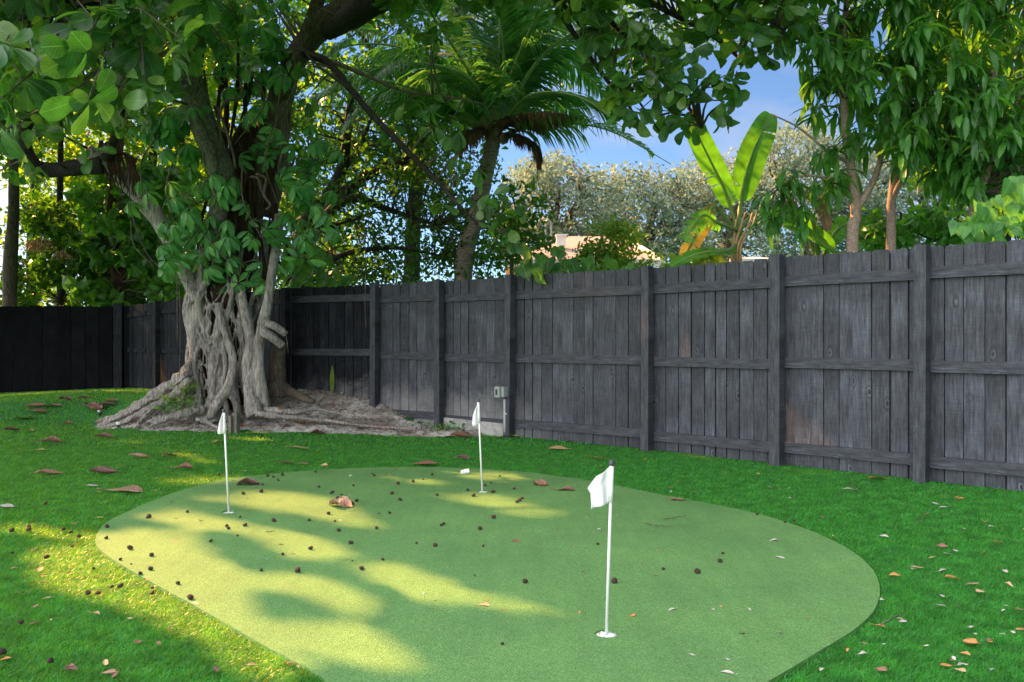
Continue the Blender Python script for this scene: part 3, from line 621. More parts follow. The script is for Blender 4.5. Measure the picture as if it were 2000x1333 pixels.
def centre(z):                                       # middle and half width of the bundle of roots
    cx = np.interp(z, [0, .3, .9, 1.6, 2.0, 2.5, 3.0], [-3.72,-3.72,-3.76,-3.76,-3.70,-3.60,-3.45]); w_ = np.interp(z, [0,.25,.5,.9,1.6,2.0,2.5,3.0], [.53,.49,.44,.43,.45,.45,.39,.30])
    return cx, w_
ar = MB(); g0 = gz
for k in range(38):
    th0 = k/38*6.283 + rs.normal()*.05; r0 = rs.choice([.016,.022,.03,.036,.045,.058]); zz = np.linspace(g0-.12, rs.choice([1.6,2.0,2.3,2.7]), 13); p = []; ph = rs.rand(3)*6.28; am = rs.uniform(.04, .14)
    for z in zz:
        cx, w_ = centre(z); t = th0 + am*math.sin(z*3.3+ph[0]) + .05*math.sin(z*8+ph[1]); rr = w_ + .03 - r0*.6 + .045*math.sin(z*5+ph[2]) + .10*max(0, .25-(z-g0))*rs.rand()*2
        p.append((cx+math.cos(t)*rr, 11.08+math.sin(t)*rr*.9, z))
    tube(ar, p, [r0*1.35, r0*1.0, r0, r0*.9, r0*1.1, r0*.8], 9, 34, rough=.16)
for k in range(75):                                  # thinner ones crossing over
    th0 = rs.uniform(3.3, 6.1); dr = rs.normal()*.5; r0 = rs.uniform(.005, .017); z0 = rs.uniform(g0, 1.5); z1 = z0 + rs.uniform(.35, 1.1); p = []
    for z in np.linspace(z0, z1, 7):
        cx, w_ = centre(z); t = th0 + dr*(z-z0)/(z1-z0) + rs.normal()*.02; rr = w_ + .02 + .02*math.sin(z*9+dr*20)
        p.append((cx+math.cos(t)*rr, 11.08+math.sin(t)*rr*.9, z))
    tube(ar, p, [r0, r0*.8], 7, 20, rough=.15)
# the broad smooth root right of the middle, the leaning one, the right hand stem with its loop
D = 10.62
tube(ar, [P(500,815,D-.15), P(490,770,D-.05), P(486,720,D), P(490,670,D), P(480,620,D+.02), P(470,560,D+.1)], [.12,.09,.085,.075,.06,.05], 14, 24, rough=.12)
tube(ar, [P(412,812,D-.25), P(430,780,D-.2), P(448,750,D-.1), P(455,700,D), P(440,650,D), P(425,600,D)], [.05,.07,.06,.05,.05,.04], 10, 22, rough=.12)
tube(ar, [P(415,812,D-.25), P(402,822,D-.35), P(430,838,D-.5)], [.05,.035,.015], 8, 9, rough=.1)
tube(ar, [P(514,800,D), P(508,740,D-.02), P(506,690,D-.02), P(512,640,D-.05), P(524,590,D-.1), P(532,530,D-.1), P(541,470,D), P(545,420,D+.1)], [.085,.07,.065,.07,.062,.058,.06,.055], 12, 34, rough=.1)
tube(ar, [P(508,630,D-.06), P(528,634,D-.12), P(545,643,D-.1), P(558,653,D-.04)], [.06,.05,.046,.042], 10, 20, rough=.08)
tube(ar, [P(512,648,D-.05), P(530,658,D-.08), P(552,676,D)], [.07,.055,.05], 10, 14, rough=.08)
ao = ar.build('aerial_roots', M['root'], fig)
rm = ao.modifiers.new('fuse', 'REMESH'); rm.mode = 'VOXEL'; rm.voxel_size = .0095; rm.use_smooth_shade = True
dt = bpy.data.textures.new('barkdisp', 'CLOUDS'); dt.noise_scale = .03; dm = ao.modifiers.new('rough', 'DISPLACE'); dm.texture = dt; dm.strength = .008; dm.mid_level = .5
b2 = MB(); tube(b2, [P(546,672,11.0), P(543,700,11.05), P(541,740,11.1), P(538,775,11.1)], [.09,.10,.11,.15], 12, 16, rough=.1)
tube(b2, [P(541,745,11.1), P(560,762,11.15), P(585,775,11.1), P(612,785,10.9)], [.09,.075,.06,.03], 9, 16, rough=.12); b2.build('prop_root', M['limb'], fig)
def root(pts, rad, m='root', sg=10):
    r = MB(); p_ = tube(r, pts, rad, sg, 60, rough=.26)
    for q in range(5 if rad[0] > .055 else 0):
        k0 = rs.randint(5, 25); k1 = rs.randint(38, 58); tube(r, p_[k0:k1:4]+rs.normal(size=3)*.03+np.array([0, -.07*max(rad)/.1, .03]), [.012,.022,.018,.008], 6, 24, rough=.3)
    o = r.build('root', M[m], fig); rm = o.modifiers.new('fuse', 'REMESH'); rm.mode = 'VOXEL'; rm.voxel_size = .012; rm.use_smooth_shade = True
    dm = o.modifiers.new('rough', 'DISPLACE'); dm.texture = dt; dm.strength = .028; dm.mid_level = .5; return o
root([P(378,705,10.75), P(352,742,10.65), P(310,770,10.75), P(262,800,10.9), P(215,822,11.0), P(185,836,11.0)], [.06,.09,.09,.07,.045,.015])
root([P(372,740,10.6), P(338,775,10.55), P(290,800,10.7), P(240,825,10.7), P(205,835,10.75)], [.055,.065,.05,.03,.012])
root([P(355,760,10.55), P(318,792,10.5), P(285,818,10.5), P(262,838,10.45)], [.06,.05,.035,.012])
root([P(400,800,10.5), P(360,808,10.4), P(320,820,10.4), P(290,836,10.4)], [.05,.055,.04,.01])
root([P(500,808,10.4), P(560,815,10.4), P(640,822,10.45), P(720,833,10.4), P(800,838,10.3), P(850,852,10.2)], [.05,.028,.022,.018,.012,.005])
root([P(515,800,10.5), P(575,806,10.55), P(620,800,10.7), P(680,812,10.6)], [.05,.035,.02,.008])
root([P(470,815,10.4), P(452,828,10.3), P(430,840,10.25)], [.04,.03,.01])
def limb(name, pts, rad, m, sg=14, n=None, rough=.07, mbx=None):
    r = mbx or MB(); p = tube(r, pts, rad, sg, n or len(pts)*6, rough=rough)
    if not mbx: r.build(name, M[m], fig)
    return p
SK = []
lA = MB(); SK += list(limb('', [P(428,500,10.55), P(424,450,10.5), P(428,400,10.45), P(432,340,10.4), P(408,270,10.35), P(385,205,10.3), P(366,140,10.2), P(370,70,10.1), P(378,0,10), P(372,-90,9.8), P(350,-190,9.6)], [.12,.10,.11,.15,.16,.155,.17,.165,.15,.13,.10], 'moss', mbx=lA, n=60))
tube(lA, [P(385,225,10.15), P(392,262,10.15), P(412,300,10.15), P(418,350,10.2)], [.05,.07,.07,.05], 9, 18, rough=.1)
lAo = lA.build('limb', M['moss'], fig)
kh = MB(); hc = P(362,163,10.035); hn = nrm(np.array([-.15,-1,.05])); lathe(kh, hc, [(.075,-.03),(.062,.012),(.045,.018),(.036,.004)], 20, axis=hn); kh.build('knot_hole_rim', M['moss'], lAo)
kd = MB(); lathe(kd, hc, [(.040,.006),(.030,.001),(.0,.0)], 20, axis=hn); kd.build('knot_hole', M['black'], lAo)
SK += list(limb('limb', [P(500,420,11.1), P(520,330,11.05), P(534,260,10.95), P(545,200,10.9), P(566,140,10.85), P(600,80,10.8), P(650,35,10.6), P(710,5,10.3), P(790,-50,10), P(900,-120,9.7)], [.26,.26,.22,.17,.14,.15,.17,.16,.13,.1], 'limb'))
SK += list(limb('limb', [P(556,190,10.75), P(575,130,10.7), P(600,60,10.65), P(622,0,10.6), P(650,-90,10.5)], [.09,.085,.08,.08,.07], 'limb'))
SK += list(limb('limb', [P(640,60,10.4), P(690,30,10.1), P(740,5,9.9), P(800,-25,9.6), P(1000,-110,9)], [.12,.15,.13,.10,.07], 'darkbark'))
SK += list(limb('limb', [P(385,590,10.75), P(362,530,10.8), P(325,455,10.8), P(285,395,10.75), P(240,350,10.7), P(195,312,10.6), P(170,290,10.5)], [.08,.09,.105,.115,.11,.10,.06], 'root', rough=.1))
SK += list(limb('limb', [P(200,322,10.55), P(150,328,10.5), P(95,332,10.5), P(62,318,10.4), P(48,270,10.4), P(58,215,10.3), P(40,120,10)], [.11,.10,.09,.085,.07,.06,.04], 'darkbark'))
SK += list(limb('limb', [P(205,310,10.5), P(222,275,10.4), P(240,200,10.3), P(250,60,10)], [.07,.05,.04,.03], 'darkbark'))
SK += list(limb('limb', [P(-90,60,8.2), P(0,38,8), P(60,28,7.9), P(140,10,7.9), P(230,-20,8.2), P(340,-90,8.8)], [.07,.085,.075,.07,.07,.09], 'darkbark'))
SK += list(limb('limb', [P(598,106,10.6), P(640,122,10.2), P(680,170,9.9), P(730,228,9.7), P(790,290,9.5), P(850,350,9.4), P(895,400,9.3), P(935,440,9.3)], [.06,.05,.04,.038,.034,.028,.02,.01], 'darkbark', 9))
SK += list(limb('limb', [P(650,120,10.1), P(720,150,10), P(790,178,9.8), P(880,190,9.6), P(950,205,9.5)], [.03,.022,.018,.014,.006], 'limb', 7))
for pts, r0 in (([(900,-120,9.7),(1050,-40,9.2),(1110,50,9),(1180,150,8.8),(1230,210,8.7)], .05), ([(1100,-60,9.2),(1180,30,9),(1260,110,8.8),(1330,190,8.6),(1370,250,8.5)], .045),
                ([(1000,-110,9),(1150,-60,8.8),(1280,10,8.6),(1390,70,8.4),(1450,120,8.3)], .05), ([(1150,-60,8.8),(1300,-40,8.6),(1440,-10,8.3),(1530,60,8.1)], .04),
                ([(1060,-20,9),(1120,30,8.9),(1165,100,9),(1220,160,9),(1290,260,8.8)], .03)):
    SK += list(limb('limb', [P(*p) for p in pts], [r0, r0*.7, r0*.5, r0*.3], 'darkbark', 8))
# crown: whorls of large leaves
cr = MB(); tw = MB()
SKn = np.array(SK)
A1 = region([(-120,-160),(440,-160),(400,30),(330,120),(250,220),(120,260),(-20,320),(-120,300)], 5.6, 8.2, 95)
A1b = region([(-150,-160),(700,-160),(640,40),(560,60),(500,160),(380,240),(280,260),(200,300),(-120,420)], 8.4, 12.5, 210)
A1c = np.array([P(*p) for p in [(50,110,6.6),(40,150,6.7),(90,80,7),(265,80,7.2),(250,110,7.4),(300,40,7),(385,10,7.5),(10,190,6.8),(135,110,7.4),(160,70,7.3),(370,110,9),(190,140,8.2),(30,250,8),(110,40,6.8)]])
HS = [(1120,330),(1500,140),(1430,200),(1560,60)]
A2 = region([(1080,-160),(1600,-160),(1560,40),(1500,110),(1440,170),(1400,255),(1350,260),(1290,200),(1230,250),(1190,200),(1170,130),(1110,60)], 7.6, 9.2, 290)
A2b = region([(640,-160),(1100,-160),(1080,20),(1000,30),(880,-20),(760,20),(700,-20)], 9, 10.5, 130)
A3 = np.array([P(*p) for p in [(765,250,9.6),(800,195,9.7),(845,70,9.4),(850,45,9.4),(862,60,9.3),(845,210,9.6),(870,200,9.5),(880,235,9.5),(850,250,9.5),(895,260,9.5),(905,300,9.4),(885,340,9.3),(925,330,9.3),(900,380,9.3),(935,400,9.2),(960,380,9.2),(975,420,9.2),(990,450,9.2),(950,440,9.2),(1010,470,9.3),(870,395,9.3),(590,130,10),(600,190,10.2),(1000,400,9.4),(1035,480,9.4)]])
AL = np.vstack([A1, A1c, A1b, A2, A2b]); AL = AL[~shades(AL, .05)]
rosettes(cr, AL[:len(A1)], .23, 8, .3)
rosettes(cr, AL[len(A1):], .19, 7, .3)
rosettes(cr, A3, .19, 5, .1, droop=.5)
twigs(tw, SKn, np.vstack([AL, A3]), .012)
# high crown over the lawn, above the picture: what shades the green
n = 5600; gx = rs.uniform(-8.5, 9, n); gy = rs.uniform(.3, 14.5, n); z = (1.5+.417*gy)/.589 + rs.rand(n)*1.7; z = np.maximum(z, 4.6)
t = z/SUN[2]; OH = np.stack([gx+SUN[0]*t, gy+SUN[1]*t, z], 1)
m = ~((OH[:, 1] < 1.5)); OH = OH[m]
rosettes(cr, OH, .30, 9, .2)
twigs(tw, np.vstack([SKn, OH[::40]]), OH[::7], .014)
n = 8000; gx = rs.uniform(-5.4, 1.6, n); gy = rs.uniform(2.2, 9, n); z = np.maximum((1.5+.417*gy)/.589, 4.8) + rs.rand(n)*1.2; t = z/SUN[2]
rosettes(cr, np.stack([gx+SUN[0]*t, gy+SUN[1]*t, z], 1), .135, 8, .2)
cr.build('crown', M['almond'], fig); tw.build('twigs', M['twig'], fig)

# umbrella leaved climber on the trunk
cl = empty('climbing_plant', P(440,500,10.4), 'bright green umbrella leaved climber hanging all over the fig trunk', 'climber'); lf = MB(); st = MB()
CP = [(310,290),(285,250),(380,250),(340,340),(300,380),(385,400),(365,440),(470,490),(450,380),(560,320),(592,300),(590,400),(545,430),(500,240),(520,280),(460,180),(500,130),(540,50),(440,60),(340,470),(425,520),(600,470),(570,380),(570,480),(470,520),(400,470),(330,300),(420,350),(350,260),(490,90),(520,160),(455,110),(440,20),(500,0),(605,350),(620,420),(360,300),(540,250),(430,470),(310,240),(350,400),(555,120)]
palmate(lf, st, [P(x_+rs.normal()*8, y_+rs.normal()*8, 10.35+rs.rand()*.25) for x_, y_ in CP], 6, .185, .30)
for k in range(14):
    x0 = rs.uniform(330, 590); y0 = rs.uniform(60, 380); D0 = 10.25; tube(st, [P(x0, y0, D0), P(x0+rs.normal()*25, y0+70, D0-.03), P(x0+rs.normal()*30, y0+150, D0+.05)], [.012,.010,.006], 6, 16)
for pts in ([(425,210),(440,250),(455,300),(460,330)], [(500,340),(520,350),(515,380),(528,400),(520,410)], [(490,345),(505,350),(510,370),(522,390)], [(440,260),(425,240),(440,200),(470,190),(470,150)]):
    tube(st, [P(a, b, 10.2) for a, b in pts], [.016,.018,.012], 7, 20, rough=.15)
lf.build('leaves', M['sheff'], cl); st.build('stems', M['limb'], cl)
hv = MB()                                            # thin vines hanging left of the trunk
for pts in ([(250,330),(258,420),(290,500),(340,540),(375,555)], [(350,560),(352,640),(350,735)], [(345,540),(346,600),(347,660)], [(330,430),(318,500),(330,540)], [(712,440),(714,520),(713,600),(715,640)], [(255,430),(262,480),(300,520)], [(556,640),(561,670),(563,690)]):
    tube(hv, [P(a, b, 10.3 if a < 600 else 10.5) for a, b in pts], [.006,.005,.004], 5, 20)
tag(hv.build('hanging_vines', M['limb']), 'thin bare vines dangling beside the fig trunk', 'vine')

# ---------------------------------------------------------------- coconut palm behind the fence
palm = empty('palm_tree', (*P(905,530,13.5)[:2], 0), 'coconut palm with a ringed leaning trunk behind the fence', 'palm tree')
pm = MB(); b0 = P(900,540,13.5).copy(); b0[2] = 0
path = smoothpath([b0, P(905,530,13.5), P(922,450,13.5), P(938,390,13.5), P(950,335,13.5), P(962,285,13.5), P(966,262,13.5)], 70)
V = []; seg = 16; a = np.linspace(0, 6.283, seg, endpoint=False)
r = np.interp(np.linspace(0, 1, 70), [0, .6, .9, 1], [.15, .125, .115, .15]) * (1 + .09*((np.arange(70) % 3) == 0))
V = np.vstack([path[i] + np.stack([np.cos(a)*r[i], np.sin(a)*r[i], a*0], 1) for i in range(70)]); i_ = np.arange(seg); j_ = (i_+1) % seg
pm.add(V, np.vstack([np.stack([i_+k*seg, j_+k*seg, j_+(k+1)*seg, i_+(k+1)*seg], 1) for k in range(69)])); pm.build('trunk', M['palmbark'], palm)
def frond(pts, dead=False, L0=1.0, n=120):
    p = smoothpath([np.array(q, float) for q in pts], 60); ln = np.linalg.norm(np.diff(p, axis=0), axis=1).sum()
    rb = MB(); tube(rb, p[::4], [.045,.028,.016,.006], 6, 30); ro = rb.build('frond', M['dead' if dead else 'rib'], palm)
    t = np.linspace(.14, .995, n); Q = np.stack([np.interp(t*59, np.arange(60), p[:, k]) for k in range(3)], 1); T = nrm(np.gradient(Q, axis=0))
    up = np.array([0, 0, 1.]); side = nrm(np.cross(T, up)); mbx = MB()
    for s in (1, -1):
        m = ~shades(Q + side*s*.3); q = Q[m]; tt = t[m]; N = len(q)
        Ls = L0*np.sin(np.clip(tt*1.05+.08, 0, 1)*np.pi)**.6*(.8+.3*rs.rand(N)) * (.5 if dead else 1)
        d0 = nrm(side[m]*s + T[m]*.55 + up*.18 + rs.normal(size=(N, 3))*.07); rows = []; pos = q.copy(); d = d0.copy()
        for k in range(5):
            wv = nrm(np.cross(d, up) + 1e-3)*.5 + T[m]*.7; wv = nrm(wv)*(np.array([.010,.019,.018,.012,.001])[k])
            rows += [pos - wv, pos + wv]; pos = pos + d*Ls[:, None]/4; d = nrm(d + np.array([0, 0, -.42 if not dead else -.9]) * (k+1)*.55)
        V = np.stack(rows, 1); b = (np.arange(N)*10)[:, None]
        mbx.add(V.reshape(-1, 3), np.vstack([np.hstack([b+2*k, b+2*k+1, b+2*k+3, b+2*k+2]) for k in range(4)]))
    mbx.build('leaflets', M['dead' if dead else 'palm'], ro)
c0 = P(966,272,13.5)
for fr in ([(985,120,13.2),(960,-60,12.6),(930,-140,12)], [(955,120,13.8),(900,20,14),(830,-60,14)], [(1000,140,13),(1060,10,12.5),(1110,-60,12)], [(1015,160,13.8),(1120,130,14.2),(1220,230,14.4)],
           [(1050,245,13.3),(1180,252,13),(1335,335,12.8)], [(1030,190,12.8),(1130,190,12.2),(1230,260,11.8)], [(900,215,13),(760,160,12.2),(630,190,11.8),(590,260,11.7)], [(890,170,13.8),(760,70,14),(620,50,14.2)],
           [(920,150,12.8),(850,40,12),(780,-60,11.5)], [(1000,200,14.2),(1090,200,15),(1180,280,15.3)], [(890,220,14.4),(800,220,15),(720,300,15.3)], [(905,150,14.4),(800,110,15.2),(700,140,15.6)], [(970,110,14.2),(1010,-20,14.8),(1040,-120,15)], [(900,190,13.2),(800,100,12.8),(680,90,12.4),(600,140,12.2)], [(890,230,13.6),(800,190,13.2),(700,220,13),(640,300,12.8)], [(910,140,13.4),(830,0,13),(720,-60,12.6)], [(975,100,13.4),(975,-60,13.2),(965,-200,13)], [(950,90,13.9),(930,-80,14),(880,-220,14)], [(1005,100,13.6),(1050,-80,13.6),(1120,-200,13.6)], [(930,170,12.6),(860,130,11.9),(760,130,11.3),(690,200,11)], [(1050,120,12.9),(1160,50,12.5),(1280,60,12.3)]):
    frond([c0] + [P(*q) for q in fr])
frond([c0, P(1010,265,13.3), P(1045,290,13.2), P(1050,360,13.2)], True); frond([c0, P(930,255,13.3), P(905,270,13.1), P(895,330,13.1)], True); frond([c0, P(1000,235,13.0), P(1080,225,12.8), P(1150,235,12.7)], True)
for k in range(3):
    a_ = 4.2+k*.7; c = P(962,262,13.5)+np.array([math.cos(a_)*.24, math.sin(a_)*.2, .08-k*.09]); cc = MB(); lathe(cc, c, [(.001,-.1),(.06,-.07),(.085,0),(.06,.07),(.001,.1)], 10); cc.build('coconut', M['mangobark'], palm)
# ---------------------------------------------------------------- dense dark tree behind the fence
def crown_tree(name, base, label, cat, limbs, trunkm, leafm, CC, rad, per, lsz, group=None, tr=.012, flat=.8, every=1, cull=True, T=T_SML):
    t = empty(name, (base[0], base[1], 0), label, cat, group); tk = MB(); sk = []
    for pts, r in limbs: sk += list(tube(tk, pts, r, 10, len(pts)*5, rough=.08))
    tk.build('trunk', M[trunkm], t); tw = MB(); twigs(tw, np.array(sk), CC, tr, every=every); 
    if tw.n: tw.build('twigs', M['twig'], t)
    lf = MB(); Q = cloud(CC, rad, per, flat); small(lf, Q, lsz, T=T, cull=cull); lf.build('crown', M[leafm], t); return t
b = P(590,560,14.5); b[2] = 0
lim = [([b, P(592,480,14.5), P(625,390,14.5)], [.2,.17,.14]), ([P(600,440,14.5), P(650,370,14.5), P(672,310,14.5), P(680,240,14.4), P(690,150,14.4)], [.14,.11,.09,.07,.05]),
       ([P(610,430,14.5), P(680,370,14.5), P(740,330,14.6), P(800,310,14.7), P(840,250,15)], [.12,.10,.08,.05,.03]), ([P(600,455,14.5), P(680,390,14), P(760,410,14), P(850,440,14)], [.09,.08,.05,.02]),
       ([P(600,440,14.6), P(660,350,14.7), P(700,290,15), P(730,220,15)], [.07,.05,.04,.02]), ([P(598,470,14.4), P(650,440,14.2), P(720,420,14)], [.07,.05,.02]), ([P(650,505,13.5), P(700,490,13.5), P(780,485,13.6), P(860,500,13.8)], [.05,.04,.03,.02]), ([P(672,310,14.5), P(620,320,14.6), P(570,330,14.6)], [.06,.04,.02])]
CC = region([(540,130),(900,120),(960,300),(1000,470),(1010,560),(540,570),(520,300)], 13.2, 17, 440)
CCD = CC
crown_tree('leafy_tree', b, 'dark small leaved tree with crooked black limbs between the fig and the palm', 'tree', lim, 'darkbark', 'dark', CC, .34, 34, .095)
CC = region([(960,340),(1010,330),(1060,420),(1080,500),(1060,530),(960,540)], 12.2, 13.5, 20)
b = P(1000,540,12.8); b[2] = 0
crown_tree('leafy_shrub', b, 'mid green leafy shrub just right of the palm trunk', 'shrub', [([b, P(1000,500,12.8), P(1010,420,12.8)], [.04,.03,.01])], 'twig', 'dark', CC, .3, 60, .11)

b = P(800,560,19); b[2] = 0; CC = region([(600,-160),(1520,-160),(1500,20),(1400,70),(1230,190),(1080,150),(900,330),(640,330)], 16.5, 20, 330)
crown_tree('leafy_tree', b, 'tall dark tree whose crown closes the sky behind the palm', 'tree', [([b, P(810,400,19), P(850,230,19), P(900,60,19)], [.2,.17,.13,.06]), ([P(850,230,19), P(1000,90,18.5), P(1200,10,18), P(1380,-10,18)], [.1,.08,.06,.03]), ([P(820,300,19), P(760,150,18.5), P(700,60,18)], [.1,.07,.03])], 'darkbark', 'dark', CC, .5, 36, .15)
# ---------------------------------------------------------------- woods beyond the far left fence
def bgtree(px, D, r, poly, n, label, leafm, rad=.5, per=60, lsz=.15, dd=1.5, tm='darkbark', py=590, name='leafy_tree', **k):
    b = P(px, py, D); b[2] = 0; top = [P(px+rs.normal()*8, y_, D) for y_ in (520, 400, 260, 120)]
    CC = region(poly, D-dd, D+dd, n); return crown_tree(name, b, label, 'tree', [([b]+top, [r, r*.9, r*.7, r*.5, r*.2])], tm, leafm, CC, rad, per, lsz, group='trees beyond the left fence', **k)
bgtree(18, 19.5, .17, [(-260,-160),(160,-160),(150,200),(60,330),(-260,330)], 60, 'slender grey trunked tree rising at the far left edge', 'dark', tm='limb')
bgtree(120, 21.5, .12, [(30,400),(170,400),(230,470),(230,600),(20,600)], 80, 'mango tree with drooping tan flower heads above the black fence', 'dark', rad=.35, per=60, lsz=.17)
bgtree(240, 20, .17, [(170,330),(360,330),(360,590),(160,600)], 100, 'brown trunk wrapped in heart leaved vine beyond the black fence', 'heartdark', rad=.35, per=26, lsz=.22, tm='fibre', T=T_HRT)
bgtree(300, 23, .2, [(150,-160),(480,-160),(480,420),(380,600),(300,600),(140,300)], 150, 'dark tree filling the gap left of the fig trunk', 'back', rad=.6, per=55, lsz=.2)
bgtree(-60, 24, .2, [(-400,-160),(200,-160),(240,330),(260,600),(-400,600)], 260, 'backlit yellow green tree far behind the left fence', 'back', rad=.6, per=50, lsz=.2, dd=2.5)
bgtree(430, 27, .2, [(300,-160),(760,-160),(700,560),(300,590)], 190, 'backlit tree far behind the fig trunk', 'back', rad=.7, per=50, lsz=.24, dd=2.5)
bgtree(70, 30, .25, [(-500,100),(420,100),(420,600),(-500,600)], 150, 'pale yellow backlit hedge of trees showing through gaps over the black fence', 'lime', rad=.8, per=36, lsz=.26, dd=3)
bgtree(-180, 17, .2, [(-700,-300),(-60,-300),(-60,300),(-200,600),(-700,600)], 200, 'shady tree just outside the left edge overhanging the lawn', 'dark', rad=.6, per=50, lsz=.2, dd=2)
fl = MB()                                             # tan flower heads
for x0, y0 in ((62,478),(78,472),(92,480),(120,495),(126,500),(70,485)):
    c = P(x0, y0, 20.2)
    for k in range(36): d = rnd_dir(1, -.5)[0]; d[2] = abs(d[2])*.6; e = c + d*.22; tube(fl, [c, c+d*.13, e + (0,0,-.17)], [.012,.012,.008], 4, 5, cap=False)
tag(fl.build('flower_heads', M['dl_tan']), 'drooping tan flower heads of the mango above the black fence', 'flowers')

# ---------------------------------------------------------------- far pale trees behind the palm and the banana
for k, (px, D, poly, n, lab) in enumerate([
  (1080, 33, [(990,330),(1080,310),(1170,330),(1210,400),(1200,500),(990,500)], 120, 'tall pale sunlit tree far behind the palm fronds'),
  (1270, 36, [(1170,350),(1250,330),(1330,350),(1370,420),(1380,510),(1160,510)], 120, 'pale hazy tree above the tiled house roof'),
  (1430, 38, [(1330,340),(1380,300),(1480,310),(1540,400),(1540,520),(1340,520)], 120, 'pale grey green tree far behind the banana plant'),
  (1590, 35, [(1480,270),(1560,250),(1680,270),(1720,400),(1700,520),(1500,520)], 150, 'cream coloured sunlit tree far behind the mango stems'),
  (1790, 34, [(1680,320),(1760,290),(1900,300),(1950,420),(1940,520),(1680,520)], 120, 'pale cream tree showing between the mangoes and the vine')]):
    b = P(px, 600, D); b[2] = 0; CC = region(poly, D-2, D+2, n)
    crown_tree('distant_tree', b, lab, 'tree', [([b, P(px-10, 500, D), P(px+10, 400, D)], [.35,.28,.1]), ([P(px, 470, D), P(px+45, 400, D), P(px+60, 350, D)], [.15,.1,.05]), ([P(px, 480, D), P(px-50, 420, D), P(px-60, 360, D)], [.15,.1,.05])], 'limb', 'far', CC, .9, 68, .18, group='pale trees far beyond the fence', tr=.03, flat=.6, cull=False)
b = P(1195,520,12.5); b[2] = 0
CC = region([(1130,500),(1150,460),(1175,430),(1205,435),(1250,465),(1275,500),(1265,530),(1110,530)], 11.8, 13, 44)
crown_tree('lime_shrub', b, 'lime green sunlit shrub rising over the fence before the tiled roof', 'shrub', [([b, P(1195,500,12.5), P(1195,460,12.5)], [.03,.02,.01])], 'twig', 'lime', CC, .2, 60, .075)

# ---------------------------------------------------------------- houses
hs = empty('house', (*P(1150,520,24)[:2], 0), 'single storey cream house with a reddish tiled hip roof behind the fence', 'house')
def X(px, D): return (px-1000)/FPX*D
def Zp(py, D): return CAMH+(HOR-py)/FPX*D
xl, xr, ze, zr = X(985,24), X(1292,24), Zp(510,24), Zp(462,25.5)
m = MB(); box(m, ((xl+xr)/2, 28, (ze-.1)/2), xr-xl-1, 7.2, ze-.1); m.build('wall', M['cream'], hs, smooth=False)
m = MB(); e = [(xl,24,ze),(xr,24,ze),(xr,32,ze),(xl,32,ze)]; rg = [(xl+2.1,27.5,zr+.25),(X(1215,27.5),27.5,zr+.25)]
m.add(e+rg, [(0,1,5,4),(2,3,4,5)]); m.add(e+rg, [(1,2,5),(3,0,4)]); rf = m.build('roof', M['roof'], hs, smooth=False)
m = MB(); box(m, ((xl+xr)/2, 23.97, ze-.06), xr-xl, .06, .2); tube(m, [rg[1], e[1]], [.09,.09], 6, 4); m.build('trim', M['trim'], hs, smooth=False)
m = MB(); box(m, (X(1098,25), 25.6, ze+.75), .28, .3, .3); box(m, (X(1098,25), 25.6, ze+.92), .34, .36, .05); m.build('roof_vent', M['white'], rf, smooth=False)
m = MB(); tube(m, [(X(1066,25), 25, ze+.1), (X(1066,25), 25, ze+1.2), (X(1076,25), 25, ze+1.2), (X(1076,25), 25, ze+.3)], [.03,.03], 6, 14); m.build('vent_pipe', M['steel'], rf)
f = MB(); xw = X(1040,24.5); box(f, (xw, 24.38, 2.2), 1.1, .06, 1.0); wo = f.build('window', M['trim'], hs, smooth=False); f = MB(); box(f, (xw, 24.34, 2.2), .95, .04, .85); f.build('pane', M['glass'], wo, smooth=False)
hs = empty('house', (*P(1520,500,22)[:2], 0), 'low house with a pale flat looking roof behind the banana stems', 'house')
xl, xr, ze = X(1425,22), X(1640,22), Zp(508,22)
m = MB(); box(m, ((xl+xr)/2, 25.5, ze/2-.05), xr-xl-.8, 6, ze-.1); m.build('wall', M['cream'], hs, smooth=False)
m = MB(); e = [(xl,22,ze),(xr,22,ze),(xr,29,ze),(xl,29,ze)]; rg = [(xl+1.6,25.5,ze+.42),(xr-1.6,25.5,ze+.42)]
m.add(e+rg, [(0,1,5,4),(2,3,4,5)]); m.add(e+rg, [(1,2,5),(3,0,4)]); m.build('roof', M['roofpale'], hs, smooth=False)
m = MB(); box(m, ((xl+xr)/2, 21.97, ze-.05), xr-xl, .05, .16); m.build('trim', M['trim'], hs, smooth=False)

